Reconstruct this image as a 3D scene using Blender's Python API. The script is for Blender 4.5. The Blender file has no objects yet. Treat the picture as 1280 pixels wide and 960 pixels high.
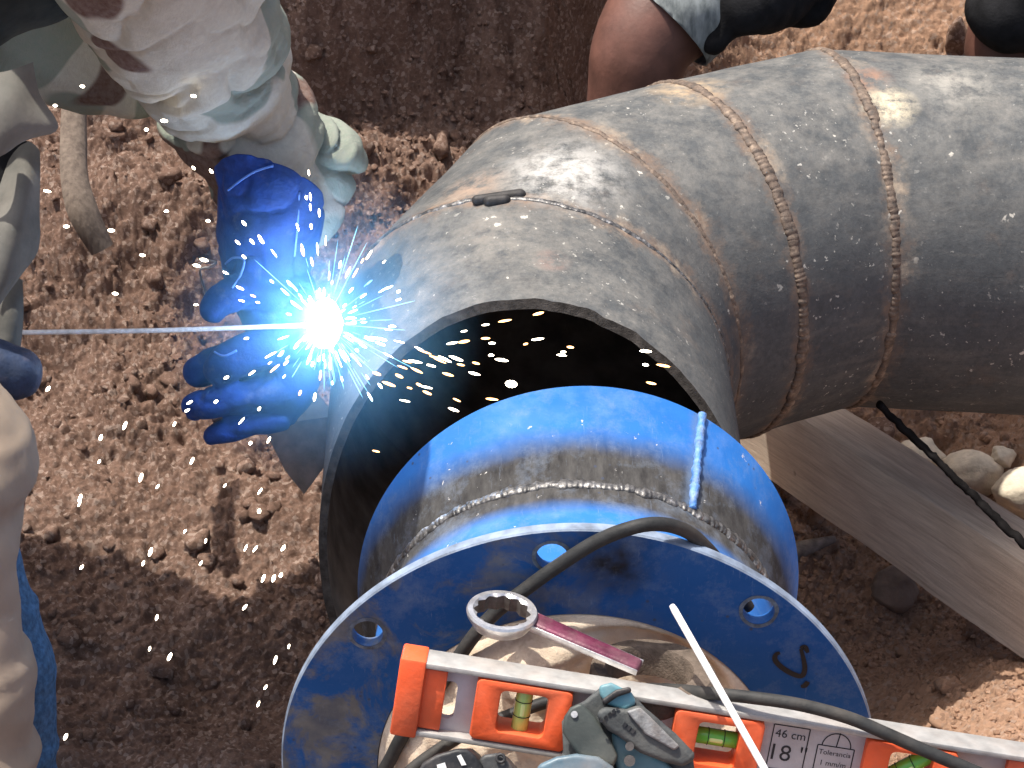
import bpy, bmesh, math, random
import numpy as np
from mathutils import Vector, Matrix

random.seed(7); rng = np.random.default_rng(11)
S = bpy.context.scene; COL = S.collection
# ------------------------------------------------------------------ camera, sky, sun, exposure
H = 1.56; PITCH = 0.651; F = 2600.0
cam = bpy.data.objects.new('camera', bpy.data.cameras.new('camera')); COL.objects.link(cam)
cam.location = (0, 0, H); cam.rotation_euler = (math.pi/2-PITCH, 0, 0)
cam.data.sensor_width = 36; cam.data.lens = 36*F/1280; cam.data.clip_start = 0.05; cam.data.clip_end = 500
S.camera = cam
SUN_EL = math.radians(70); SUN_AZ = math.radians(-55)      # azimuth from +Y towards +X
w = bpy.data.worlds.new('World'); S.world = w; w.use_nodes = True
wn = w.node_tree.nodes; bg = wn['Background']; bg.inputs[1].default_value = 0.14
sky = wn.new('ShaderNodeTexSky'); sky.sky_type = 'NISHITA'; sky.sun_disc = False
sky.sun_elevation = SUN_EL; sky.sun_rotation = SUN_AZ
sky.dust_density = 5.0; sky.air_density = .8; sky.ozone_density = .3
w.node_tree.links.new(sky.outputs[0], bg.inputs[0])
sd = bpy.data.lights.new('sun', 'SUN'); sd.energy = 3.7; sd.angle = math.radians(0.5); sd.color = (1, .95, .87)
so = bpy.data.objects.new('sun', sd); COL.objects.link(so)
sv = Vector((math.cos(SUN_EL)*math.sin(SUN_AZ), math.cos(SUN_EL)*math.cos(SUN_AZ), math.sin(SUN_EL)))
so.rotation_euler = sv.to_track_quat('Z', 'Y').to_euler(); so.location = sv*8
vs = S.view_settings; vs.view_transform = 'Standard'; vs.look = 'None'; vs.exposure = 0.78; vs.gamma = 1
S.cycles.volume_bounces = 0

# ------------------------------------------------------------------ helpers
cp, sp = math.cos(PITCH), math.sin(PITCH)
EX = np.array([1., 0, 0]); EY = np.array([0, -sp, -cp]); EZ = np.array([0, cp, -sp]); C0 = np.array([0, 0, H])
def cw(v):                                   # direction from camera axes to world
    v = np.asarray(v, float); return v[..., 0:1]*EX+v[..., 1:2]*EY+v[..., 2:3]*EZ
def P(px, py, d):                            # point seen at (px, py) of the 1280x960 picture, d metres deep
    return C0+cw([(px-640)/F*d, (py-480)/F*d, d])
def G(px, py, z=0.0):                        # the same on the level plane at height z
    r = cw([(px-640)/F, (py-480)/F, 1.0]); return C0+r*((z-H)/r[2])
def nrm(v): v = np.asarray(v, float); return v/np.linalg.norm(v)

def lat(ix, iy, seed):
    n = (ix.astype(np.int64)*374761393+iy.astype(np.int64)*668265263+seed*974711) & 0x7fffffff
    n = ((n ^ (n >> 13))*1274126177) & 0x7fffffff
    n = ((n ^ (n >> 16))*60493) & 0x7fffffff
    return (n & 0xffff)/65535.0
def vnoise(x, y, seed=0):
    ix = np.floor(x); iy = np.floor(y); fx = x-ix; fy = y-iy
    fx = fx*fx*fx*(fx*(fx*6-15)+10); fy = fy*fy*fy*(fy*(fy*6-15)+10)
    a = lat(ix, iy, seed); b = lat(ix+1, iy, seed); c = lat(ix, iy+1, seed); d = lat(ix+1, iy+1, seed)
    return (a+(b-a)*fx+(c-a)*fy+(a-b-c+d)*fx*fy)*2-1
def fbm(x, y, sc, octv=4, seed=0, gain=.5):
    s = np.zeros_like(x); a = 1.
    for o in range(octv):
        s += a*vnoise(x*sc+o*7.3, y*sc-o*3.1, seed+o); sc *= 2.03; a *= gain
    return s
def cells(x, y, sc, seed=0, r=.62):
    x = x*sc; y = y*sc; ix = np.floor(x); iy = np.floor(y); best = np.full(x.shape, 9.); hgt = np.zeros(x.shape)
    for dx in (-1, 0, 1):
        for dy in (-1, 0, 1):
            jx = ix+dx; jy = iy+dy
            d = (x-jx-lat(jx, jy, seed))**2+(y-jy-lat(jx, jy, seed+5))**2
            k = .4+.6*lat(jx, jy, seed+9)
            hgt = np.maximum(hgt, k*np.sqrt(np.maximum(0, 1-d/(r*r*(.5+.5*k)**2))))
    return hgt
def sstep(a, b, x): t = np.clip((x-a)/(b-a), 0, 1); return t*t*(3-2*t)
def n3(p, sc, seed=0):                        # cheap 3-D-ish noise
    return (vnoise(p[:, 0]*sc, p[:, 1]*sc+p[:, 2]*sc*.7, seed)+vnoise(p[:, 1]*sc+9, p[:, 2]*sc-p[:, 0]*sc*.6, seed+3))*.5

# ---- nodes
class N:
    def __init__(s, name):
        s.m = bpy.data.materials.new(name); s.m.use_nodes = True; s.t = s.m.node_tree
        s.b = s.t.nodes['Principled BSDF']; s.tc = s.t.nodes.new('ShaderNodeTexCoord')
    def n(s, kind, **kw):
        nd = s.t.nodes.new('ShaderNode'+kind)
        for k, v in kw.items(): setattr(nd, k, v)
        return nd
    def put(s, sock, v):
        if isinstance(v, bpy.types.NodeSocket): s.t.links.new(v, sock)
        elif v is not None:
            if sock.type == 'RGBA' and len(v) == 3: v = (*v, 1)
            sock.default_value = v
    def noise(s, sc, det=4, rough=.55, dist=0, stretch=None, co=None):
        nd = s.n('TexNoise'); co = co or s.tc.outputs['Object']
        if stretch:
            mp = s.n('Mapping'); mp.inputs['Scale'].default_value = stretch; s.t.links.new(co, mp.inputs[0]); co = mp.outputs[0]
        s.t.links.new(co, nd.inputs['Vector'])
        nd.inputs['Scale'].default_value = sc; nd.inputs['Detail'].default_value = det
        nd.inputs['Roughness'].default_value = rough; nd.inputs['Distortion'].default_value = dist
        return nd.outputs['Fac']
    def vor(s, sc, feat='F1'):
        nd = s.n('TexVoronoi', feature=feat); s.t.links.new(s.tc.outputs['Object'], nd.inputs['Vector'])
        nd.inputs['Scale'].default_value = sc; return nd.outputs['Distance']
    def ramp(s, fac, *st):
        nd = s.n('ValToRGB'); s.put(nd.inputs[0], fac); e = nd.color_ramp.elements
        while len(e) < len(st): e.new(.5)
        for q, (p, c) in zip(e, st):
            q.position = p; q.color = (c, c, c, 1) if not hasattr(c, '__len__') else (*c, 1)
        return nd.outputs[0]
    def mix(s, f, a, b, blend='MIX'):
        nd = s.n('Mix', data_type='RGBA', blend_type=blend); s.put(nd.inputs[0], f); s.put(nd.inputs[6], a); s.put(nd.inputs[7], b)
        return nd.outputs[2]
    def math(s, op, a, b=None):
        nd = s.n('Math', operation=op); s.put(nd.inputs[0], a)
        if b is not None: s.put(nd.inputs[1], b)
        return nd.outputs[0]
    def attr(s, name): return s.n('Attribute', attribute_name=name).outputs['Fac']
    def near(s, pt, r0, r1):                 # 1 within r0 of a point (object space), 0 beyond r1
        nd = s.n('VectorMath', operation='DISTANCE'); s.t.links.new(s.tc.outputs['Object'], nd.inputs[0]); nd.inputs[1].default_value = pt
        mr = s.n('MapRange'); s.t.links.new(nd.outputs['Value'], mr.inputs[0]); mr.inputs[1].default_value = r0; mr.inputs[2].default_value = r1
        mr.inputs[3].default_value = 1; mr.inputs[4].default_value = 0; return mr.outputs[0]
    def bump(s, h, dist=.002, strength=.6):
        nd = s.n('Bump'); s.put(nd.inputs['Height'], h); nd.inputs['Distance'].default_value = dist; nd.inputs['Strength'].default_value = strength
        prev = getattr(s, 'last', None)
        if prev: s.t.links.new(prev, nd.inputs['Normal'])
        s.last = nd.outputs[0]; s.t.links.new(s.last, s.b.inputs['Normal'])
    def out(s, col=None, rough=.6, metal=0, **kw):
        s.put(s.b.inputs['Base Color'], col); s.put(s.b.inputs['Roughness'], rough); s.put(s.b.inputs['Metallic'], metal)
        for k, v in kw.items(): s.put(s.b.inputs[k.replace('_', ' ')], v)
        return s.m

def plain(name, c, rough=.6, metal=0, var=.25, sc=60, bump=.0006, dust=0, dustc=(.38, .27, .2), spec=None):
    m = N(name); f = m.noise(sc, 5); a = tuple(x*(1-var) for x in c); b = tuple(min(1, x*(1+var)) for x in c)
    col = m.ramp(f, (.3, a), (.7, b))
    if dust: col = m.mix(m.ramp(m.noise(sc*.4, 6, .65), (.45, 0.), (.75, dust)), col, dustc)
    if bump: m.bump(m.noise(sc*5, 4), bump)
    return m.out(col, rough, metal, Specular_IOR_Level=spec if spec is not None else (.12 if rough >= .7 else .4))
def emit(name, c, strength):
    m = N(name); m.out((0, 0, 0), 1); m.put(m.b.inputs['Emission Color'], c); m.b.inputs['Emission Strength'].default_value = strength; return m.m

# ---- objects
def tag(o, label=None, cat=None, group=None, kind=None):
    for k, v in (('label', label), ('category', cat), ('group', group), ('kind', kind)):
        if v: o[k] = v
    return o
def thing(name, loc, label, cat, group=None):
    o = bpy.data.objects.new(name, None); COL.objects.link(o); o.location = Vector(loc); o.empty_display_size = .02
    return tag(o, label, cat, group)
def wloc(o):
    v = Vector((0, 0, 0))
    while o: v += o.location; o = o.parent
    return v
def mesh_obj(name, verts, faces, mat, parent=None, loc=None, smooth=True, attrs=None):
    """verts in world space; the object origin goes to loc (top level) or to its parent's origin"""
    verts = np.asarray(verts, float).reshape(-1, 3)
    org = np.array(wloc(parent)) if parent else np.array(loc if loc is not None else (0, 0, 0), float)
    me = bpy.data.meshes.new(name); me.from_pydata((verts-org).tolist(), [], [list(map(int, f)) for f in faces]); me.validate()
    for k, v in (attrs or {}).items():
        a = me.attributes.new(k, 'FLOAT', 'POINT'); a.data.foreach_set('value', np.asarray(v, np.float32))
    o = bpy.data.objects.new(name, me); COL.objects.link(o)
    if parent: o.parent = parent
    else: o.location = Vector(org)
    if mat: me.materials.append(mat)
    if smooth: me.polygons.foreach_set('use_smooth', [True]*len(me.polygons))
    return o
def fixn(me):
    bm = bmesh.new(); bm.from_mesh(me); bmesh.ops.recalc_face_normals(bm, faces=bm.faces); bm.to_mesh(me); bm.free()
def autosmooth(o, deg=38):
    me = o.data; bm = bmesh.new(); bm.from_mesh(me); bmesh.ops.recalc_face_normals(bm, faces=bm.faces)
    lim = math.radians(deg)
    for e in bm.edges: e.smooth = len(e.link_faces) == 2 and e.calc_face_angle(9) < lim
    for f in bm.faces: f.smooth = True
    bm.to_mesh(me); bm.free(); return o
def realise(o):                               # bake the modifiers into the mesh
    dg = bpy.context.evaluated_depsgraph_get(); me = bpy.data.meshes.new_from_object(o.evaluated_get(dg))
    old = o.data; o.modifiers.clear(); o.data = me; me.name = old.name; bpy.data.meshes.remove(old); return o
def bevel(o, wd, seg=2, deg=35):
    m = o.modifiers.new('b', 'BEVEL'); m.width = wd; m.segments = seg; m.limit_method = 'ANGLE'; m.angle_limit = math.radians(deg)
    return realise(o)
def frame_mat(o, x, y, z):                    # 3x3 columns
    return np.stack([x, y, z], 1)
def box(name, c, ax, size, mat, parent=None, bev=.0, loc=None, seg=2):
    """ax = 3x3 with unit axes in columns"""
    s = np.array(size)/2; v = np.array([[i, j, k] for i in (-1, 1) for j in (-1, 1) for k in (-1, 1)])*s
    f = [(0, 1, 3, 2), (4, 6, 7, 5), (0, 4, 5, 1), (2, 3, 7, 6), (0, 2, 6, 4), (1, 5, 7, 3)]
    o = mesh_obj(name, np.asarray(c)+v@np.asarray(ax).T, f, mat, parent, loc, False); fixn(o.data)
    if bev: bevel(o, bev, seg)
    return autosmooth(o)
def slab(name, outline, n, depth, mat, parent=None, bev=0, holes=(), loc=None, seg=3):
    """planar outline (world points) given depth along -n, optional holes"""
    outline = np.asarray(outline); n = nrm(n)
    bm = bmesh.new(); edges = []
    for ring in [outline]+[np.asarray(h) for h in holes]:
        vs_ = [bm.verts.new(p) for p in ring]
        edges += [bm.edges.new((vs_[i], vs_[(i+1) % len(vs_)])) for i in range(len(vs_))]
    r = bmesh.ops.triangle_fill(bm, edges=edges, use_beauty=True, use_dissolve=False)
    fs = [g for g in r['geom'] if isinstance(g, bmesh.types.BMFace)]
    bmesh.ops.dissolve_limit(bm, angle_limit=.01, verts=bm.verts, edges=[e for e in bm.edges if len(e.link_faces) == 2])
    ex = bmesh.ops.extrude_face_region(bm, geom=list(bm.faces))
    bmesh.ops.translate(bm, verts=[g for g in ex['geom'] if isinstance(g, bmesh.types.BMVert)], vec=Vector(-n*depth))
    bmesh.ops.recalc_face_normals(bm, faces=bm.faces)
    org = np.array(wloc(parent)) if parent else np.array(loc if loc is not None else (0, 0, 0), float)
    bmesh.ops.translate(bm, verts=bm.verts, vec=Vector(-org))
    me = bpy.data.meshes.new(name); bm.to_mesh(me); bm.free(); me.materials.append(mat)
    o = bpy.data.objects.new(name, me); COL.objects.link(o)
    if parent: o.parent = parent
    else: o.location = Vector(org)
    if bev: bevel(o, bev, seg, 50)
    return autosmooth(o)
def catmull(pts, n=12, closed=False):
    p = [np.asarray(q, float) for q in pts]; out = []
    L = len(p)
    for i in range(L if closed else L-1):
        if closed: a, b, c, d = p[i-1], p[i], p[(i+1) % L], p[(i+2) % L]
        else: a, b, c, d = p[max(i-1, 0)], p[i], p[i+1], p[min(i+2, L-1)]
        for k in range(n):
            t = k/n; out.append(.5*(2*b+(c-a)*t+(2*a-5*b+4*c-d)*t*t+(3*b-a-3*c+d)*t**3))
    if not closed: out.append(p[-1])
    return np.array(out)
def tube_data(path, rad, seg=12, closed=False, caps=True, flat=1.0):
    path = np.asarray(path); L = len(path); rad = np.broadcast_to(np.asarray(rad, float), (L,)) if np.ndim(rad) < 2 else rad
    T = np.roll(path, -1, 0)-np.roll(path, 1, 0) if closed else np.gradient(path, axis=0)
    T /= np.linalg.norm(T, axis=1)[:, None]+1e-12
    u = np.cross(T[0], [0.2, .3, .93]); u /= np.linalg.norm(u); V = []
    for i in range(L):
        u = u-T[i]*(u@T[i]); u /= np.linalg.norm(u); v = np.cross(T[i], u)
        a = np.linspace(0, 2*np.pi, seg, endpoint=False)
        rr = rad[i] if np.ndim(rad) == 2 else rad[i]
        V.append(path[i]+((np.cos(a)*rr)[:, None]*u+(np.sin(a)*rr*flat)[:, None]*v))
    V = np.concatenate(V); Fc = []
    for i in range(L if closed else L-1):
        j = (i+1) % L
        for k in range(seg):
            k2 = (k+1) % seg; Fc.append((i*seg+k, i*seg+k2, j*seg+k2, j*seg+k))
    if caps and not closed:
        Fc.append(tuple(range(seg))[::-1]); Fc.append(tuple((L-1)*seg+k for k in range(seg)))
    return V, Fc
def tube(name, path, rad, mat, parent=None, seg=12, loc=None, closed=False, flat=1.0):
    V, Fc = tube_data(path, rad, seg, closed, flat=flat); return mesh_obj(name, V, Fc, mat, parent, loc)
def capsules(chain, seg=20):
    """list of (p, r) chains -> verts, faces of overlapping tapered tubes with round ends"""
    V = []; Fc = []; off = 0
    for ch in chain:
        pts = [np.asarray(q[0], float) for q in ch]; rs = [q[1] for q in ch]
        path = []; rad = []
        d0 = nrm(pts[0]-pts[1]); d1 = nrm(pts[-1]-pts[-2])
        for a in (90, 72, 54, 36, 18): path.append(pts[0]+d0*rs[0]*math.sin(math.radians(a))); rad.append(max(1e-4, rs[0]*math.cos(math.radians(a))))
        cc = catmull(pts, 6); rr = catmull([np.array([r]) for r in rs], 6)[:, 0]
        path += list(cc); rad += list(rr)
        for a in (18, 36, 54, 72, 90): path.append(pts[-1]+d1*rs[-1]*math.sin(math.radians(a))); rad.append(max(1e-4, rs[-1]*math.cos(math.radians(a))))
        v, f = tube_data(path, rad, seg); V.append(v); Fc += [tuple(i+off for i in q) for q in f]; off += len(v)
    return np.concatenate(V), Fc
def fuse(name, chain, voxel, mat, parent=None, loc=None, smooth=6, disp=None, cuts=()):
    """one continuous skin grown round the chains"""
    V, Fc = capsules(chain); o = mesh_obj(name, V, Fc, mat, parent, loc); fixn(o.data)
    m = o.modifiers.new('r', 'REMESH'); m.mode = 'VOXEL'; m.voxel_size = voxel; m.use_smooth_shade = True
    if smooth: s = o.modifiers.new('s', 'SMOOTH'); s.iterations = smooth; s.factor = .5
    realise(o); me = o.data
    if disp:
        n = len(me.vertices); co = np.empty(n*3); no = np.empty(n*3)
        me.vertices.foreach_get('co', co); me.vertices.foreach_get('normal', no); co = co.reshape(-1, 3); no = no.reshape(-1, 3)
        wo = co+np.array(wloc(o)); co = co+no*disp(wo, no)[:, None]; me.vertices.foreach_set('co', co.ravel()); me.update()
    if not me.materials: me.materials.append(mat)
    if cuts:                                  # clean hems
        org = np.array(wloc(o)); bm = bmesh.new(); bm.from_mesh(me)
        for p_, n_ in cuts: bmesh.ops.bisect_plane(bm, geom=list(bm.verts)+list(bm.edges)+list(bm.faces), plane_co=Vector(np.asarray(p_)-org), plane_no=Vector(nrm(n_)), clear_outer=True)
        bm.to_mesh(me); bm.free(); s_ = o.modifiers.new('s', 'SOLIDIFY'); s_.thickness = .0025; s_.offset = -1; realise(o); me = o.data
    me.polygons.foreach_set('use_smooth', [True]*len(me.polygons)); return o
def text_obj(name, s, origin, x, y, n, size, mat, parent, align='CENTER', lift=.0003, squash=1.0):
    cu = bpy.data.curves.new(name, 'FONT'); cu.body = s; cu.size = size; cu.align_x = align; cu.align_y = 'CENTER'; cu.resolution_u = 3
    t = bpy.data.objects.new(name, cu); COL.objects.link(t); bpy.context.view_layer.update()
    me = bpy.data.meshes.new_from_object(t.evaluated_get(bpy.context.evaluated_depsgraph_get()))
    bpy.data.objects.remove(t); v = np.empty(len(me.vertices)*3); me.vertices.foreach_get('co', v); v = v.reshape(-1, 3)
    org = np.array(wloc(parent)); v = origin+v[:, :1]*squash*x+v[:, 1:2]*y+n*lift-org
    me.vertices.foreach_set('co', v.ravel()); me.update(); me.materials.clear(); me.materials.append(mat)
    o = bpy.data.objects.new(name, me); COL.objects.link(o); o.parent = parent; return o
def circ(c, n, R, k=180):
    u = nrm(np.cross(n, [1, .1, .2])); v = np.cross(n, u); t = np.linspace(0, 2*np.pi, k, endpoint=False)
    return c+R*(np.outer(np.cos(t), u)+np.outer(np.sin(t), v))
def curve_dist(p, ring):
    p = np.asarray(p); out = np.empty(len(p))
    for i in range(0, len(p), 4000): out[i:i+4000] = np.sqrt(((p[i:i+4000, None]-ring[None])**2).sum(2).min(1))
    return out

# ------------------------------------------------------------------ soil: ground, bank
def height(x, y):
    wob = .10*fbm(x, y, 2.2, 3, 3)+.035*fbm(x, y, 13, 3, 91)
    h = .03*fbm(x, y, 1.6, 3, 1)+.026*fbm(x, y, 5.5, 4, 21)
    yy = y+wob-.05*np.sin(x*3)
    h += .12*sstep(1.9, 2.35, yy)*(1-.95*sstep(.04, .2, x))+.06*sstep(2.2, 2.3, yy)
    cen = np.exp(-((x+.02)/.36)**4)                                    # cut bank behind the elbow
    h += (.30*cen+.08*(1-cen))*sstep(2.40, 2.60, yy)+.30*sstep(2.6, 3.2, yy)+1.2*sstep(3.2, 5.0, yy)
    h += .10*sstep(.5, .95, x)*sstep(1.9, 2.4, y)
    bp = (y-(1.89+.495*(x-.33)))*.896                                  # distance behind the straight pipe
    h -= .24*sstep(.02, .16, x+.04*fbm(x, y, 5, 2, 95))*(1-sstep(2.5, 2.8, y))*sstep(-.55, -.05, bp)   # deeper trench on the right
    rough = sstep(1.42, 1.85, y+.18*fbm(x, y, 3, 2, 8))
    rough = np.where(x > .25, np.maximum(.25, .8*sstep(1.7, 2.1, y)), rough); rough = .22+.78*rough
    msk = np.clip(.6+.8*fbm(x, y, 4.5, 3, 33), .1, 1.2)
    wx_ = x+.010*fbm(x, y, 38, 3, 51); wy_ = y+.010*fbm(x, y, 38, 3, 61)
    x0, y0 = x, y; y = y+1.3*h                                         # follow the slope, so lumps do not stretch down the bank
    wx_ = x+.010*fbm(x, y, 38, 3, 51); wy_ = y+.010*fbm(x, y, 38, 3, 61)
    bk = 1-.30*sstep(2.1, 2.6, y0)
    h += bk*rough*(.012*msk*fbm(x, y, 13, 3, 71)+.011*cells(wx_, wy_, 17, 4, .75)*msk+.008*cells(wx_+.3, wy_, 37, 6, .7)+.0060*cells(wx_, wy_+.2, 72, 7, .7)+.0050*cells(wx_, wy_, 140, 12, .75))
    h += (.35+.65*rough)*(.0045*fbm(x, y, 75, 4, 81, .75)+.0030*cells(wx_, wy_, 210, 15, .75))
    y = y0
    # trodden hollows at lower left
    h -= .035*np.exp(-(((x+.33)/.16)**2+((y-1.55)/.14)**2))
    h += .03*np.exp(-(((x+.30)/.10)**2+((y-1.43)/.06)**2))
    h -= .03*np.exp(-(((x-.38)/.12)**2+((y-1.90)/.10)**2))             # scoop under the timber
    return h
def axis_pts(a, b, step, far):
    core = np.arange(a, b, step); g = step*1.25; lo = []; hi = []; v = a; s = g
    while v > -far: v -= s; s *= 1.16; lo.append(v)
    v = core[-1]; s = g
    while v < far: v += s; s *= 1.16; hi.append(v)
    return np.array(lo[::-1]+list(core)+hi)
gx = axis_pts(-.80, .80, .0023, 40); gy = axis_pts(1.28, 2.95, .0026, 40)
X, Y = np.meshgrid(gx, gy); Z = height(X.ravel(), Y.ravel())
nx, ny = len(gx), len(gy)
gv = np.stack([X.ravel(), Y.ravel(), Z], 1)
idx = np.arange(nx*ny).reshape(ny, nx)
q = np.stack([idx[:-1, :-1], idx[:-1, 1:], idx[1:, 1:], idx[1:, :-1]], -1).reshape(-1, 4)
me = bpy.data.meshes.new('ground'); me.vertices.add(len(gv)); me.vertices.foreach_set('co', gv.ravel())
me.loops.add(q.size); me.loops.foreach_set('vertex_index', q.ravel().astype(np.int32)); me.polygons.add(len(q))
me.polygons.foreach_set('loop_start', np.arange(0, q.size, 4, dtype=np.int32)); me.polygons.foreach_set('loop_total', np.full(len(q), 4, dtype=np.int32))
me.polygons.foreach_set('use_smooth', np.ones(len(q), bool)); me.update()
m = N('soil')
big = m.noise(2.2, 5, .6); mid = m.noise(22, 5, .65); fine = m.noise(260, 4, .7)
col = m.ramp(mid, (.28, (.145, .084, .060)), (.5, (.235, .145, .105)), (.72, (.32, .210, .157)))
col = m.mix(m.ramp(big, (.38, .55), (.6, 0.)), col, (.165, .10, .074))
col = m.mix(m.ramp(fine, (.52, 0.), (.72, .55)), col, (.46, .34, .27))
sepx = m.n('SeparateXYZ'); m.t.links.new(m.tc.outputs['Object'], sepx.inputs[0])
mr = m.n('MapRange'); m.t.links.new(sepx.outputs[0], mr.inputs[0]); mr.inputs[1].default_value = .1; mr.inputs[2].default_value = .40; mr.inputs[4].default_value = .7
col = m.mix(mr.outputs[0], col, (.56, .345, .225))                    # drier, paler sand on the right
col = m.mix(m.ramp(m.noise(70, 3, .7), (.66, 0.), (.72, .35)), col, (.48, .38, .31))
vg = m.n('TexVoronoi'); m.t.links.new(m.tc.outputs['Object'], vg.inputs['Vector']); vg.inputs['Scale'].default_value = 210
gs = m.n('SeparateColor'); m.t.links.new(vg.outputs['Color'], gs.inputs[0])
col = m.mix(m.ramp(gs.outputs[0], (.0, .45), (.45, 0.)), col, (.10, .062, .046)); col = m.mix(m.ramp(gs.outputs[1], (.72, 0.), (1., .55)), col, (.52, .41, .34))
m.bump(m.noise(420, 5, .75), .008, .7); m.bump(m.noise(1100, 3, .7), .0015, .6)
SOIL = m.out(col, .95, 0, Specular_IOR_Level=.15)
me.materials.append(SOIL); go = bpy.data.objects.new('ground', me); COL.objects.link(go); tag(go, 'reddish brown excavated soil', None, None, 'structure')
def gh(x, y): return float(height(np.array([x]), np.array([y]))[0])

# soil lip added out of view above, to shade the trench bank
lw = np.linspace(-.75, .02, 70); ll = np.linspace(0, 1, 60); V = []; Fc = []
for i, a_ in enumerate(ll):
    for j, x_ in enumerate(lw):
        if a_ < .5: y_ = 2.52+(1-a_/.5)*1.3; z_ = .86+.10*(1-a_/.5)**2                # underside, back to front
        else: y_ = 2.52+((a_-.5)/.5)*1.6; z_ = .90+.16*((a_-.5)/.5)**.5                # top, front to back
        V.append((x_, y_+.05*math.sin(7*x_)+.03*math.sin(19*x_+1), z_))
V = np.array(V); V = V+(.03*n3(V, 7, 5)+.012*n3(V, 25, 7))[:, None]*np.array([.4, .7, 1])
for i in range(59):
    for j in range(69): Fc.append((i*70+j, i*70+j+1, (i+1)*70+j+1, (i+1)*70+j))
lip_ends = [[i*70+j for i in range(60)] for j in (0, 69)]
o_ = mesh_obj('shade_lip', V, Fc+[tuple(lip_ends[0]), tuple(lip_ends[1][::-1])], SOIL); tag(o_, 'added unseen soil lip shading the trench bank', None, None, 'structure')

# loose clods and crumbs lying on it, sharp-edged
def crumbs(name, pts, rads, mat, sub, seed, smooth):
    bm = bmesh.new(); bmesh.ops.create_icosphere(bm, subdivisions=sub, radius=1); bv = np.array([v.co[:] for v in bm.verts]); bf = np.array([[v.index for v in f.verts] for f in bm.faces]); bm.free()
    r_ = np.random.default_rng(seed); n = len(pts); k = bv[None]*(1+r_.uniform(-.32, .32, (n, len(bv), 1)))*r_.uniform(.6, 1.25, (n, 1, 3))
    a_ = r_.uniform(0, 6.28, n); ca, sa = np.cos(a_)[:, None], np.sin(a_)[:, None]
    k = np.stack([k[..., 0]*ca-k[..., 1]*sa, k[..., 0]*sa+k[..., 1]*ca, k[..., 2]*.8], -1)*rads[:, None, None]+pts[:, None]
    f = (bf[None]+(np.arange(n)*len(bv))[:, None, None]).reshape(-1, 3); v = k.reshape(-1, 3)
    me = bpy.data.meshes.new(name); me.vertices.add(len(v)); me.vertices.foreach_set('co', v.ravel()); me.loops.add(f.size); me.loops.foreach_set('vertex_index', f.ravel().astype(np.int32))
    me.polygons.add(len(f)); me.polygons.foreach_set('loop_start', np.arange(0, f.size, 3, dtype=np.int32)); me.polygons.foreach_set('loop_total', np.full(len(f), 3, dtype=np.int32))
    me.polygons.foreach_set('use_smooth', np.full(len(f), smooth)); me.update(); me.materials.append(mat); o = bpy.data.objects.new(name, me); COL.objects.link(o); return o
nb = 30000
px_ = rng.uniform(-.72, .72, nb); py_ = rng.uniform(1.30, 2.65, nb)
dens = .35+1.3*fbm(px_, py_, 6, 3, 301)-.45*(1-sstep(1.45, 1.85, py_+.25*np.abs(px_))); keep = rng.random(nb) < np.clip(dens, .04, 1)
px_, py_ = px_[keep], py_[keep]; rd_ = .0014+.0046*rng.random(len(px_))**3.2
tag(crumbs('soil_crumbs', np.stack([px_, py_, height(px_, py_)+rd_*.3], 1), rd_, SOIL, 1, 3, False), 'loose sharp crumbs of brown soil', None, None, 'stuff')
nb = 420; px_ = rng.uniform(-.7, .7, nb); py_ = 1.36+1.2*rng.random(nb)**.8; rd_ = .006+.011*rng.random(nb)**2.5
tag(crumbs('soil_clods', np.stack([px_, py_, height(px_, py_)+rd_*.15], 1), rd_, SOIL, 2, 5, True), 'larger clods of brown soil', None, None, 'stuff')

# ------------------------------------------------------------------ black mitred elbow and pipe
KB = 1.19; RB = .162*KB; TB = .0075
qb = [0.018361, 0.130445, 1.535373, 0.044452, 0.651349, 1.586157, 0.458209, 0.629922, 0.038684, 0.496932, 0.238807, 0.119038, 0.116979, 0.135476, -0.137116, -0.642153]
def dirs():
    az, el = qb[3], qb[4]
    Nn = np.array([math.sin(az)*math.cos(el), -math.cos(az)*math.cos(el), -math.sin(el)])
    e1 = nrm(EXc-Nn*Nn[0]); e2 = np.cross(e1, Nn); e2 = -e2 if e2[2] < 0 else e2
    return Nn, e1, e2
EXc = np.array([1., 0, 0]); Nn, e1, e2 = dirs()
c = np.array(qb[:3]); a = qb[5]; d = math.cos(a)*e1+math.sin(a)*e2
cs = [c]; ds = [d]; ns = [nrm(d+qb[14]*np.cross(Nn, d)+qb[15]*Nn)]
for i in range(4):
    c = c+d*qb[10+i]; a -= qb[6+i]; d2 = math.cos(a)*e1+math.sin(a)*e2
    cs.append(c); ds.append(d2); ns.append(nrm(d+d2)); d = d2
cs = [C0+cw(x*KB) for x in cs]; ds = [cw(x) for x in ds]; ns = [cw(x) for x in ns]
cs.append(cs[-1]+ds[-1]*1.3); ns.append(ds[-1])
NA = 160; ang = np.linspace(0, 2*np.pi, NA, endpoint=False)
def ring_on(c, d, n, R):
    u = nrm(np.cross(d, [0, 0, 1.])); v = np.cross(u, d)              # v is up
    Pp = R*(np.outer(np.cos(ang), u)+np.outer(np.sin(ang), v)); s = -(Pp@n)/(d@n)
    return c+Pp+np.outer(s, d)
welds = [ring_on(cs[i], ds[i-1], ns[i], RB-.0008) for i in range(1, 5)]
allw = np.concatenate(welds)
base = cs[4].copy(); base[2] = gh(base[0], base[1])
def on_pipe(px, py, i):
    t_ = np.linspace(1.5, 2.6, 1100)[:, None]; q_ = C0+t_*cw([(px-640)/F, (py-480)/F, 1.0]); v_ = q_-cs[i]; v_ = v_-np.outer(v_@ds[i], ds[i])
    return q_[np.argmax(np.linalg.norm(v_, axis=1) < RB)]
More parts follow.
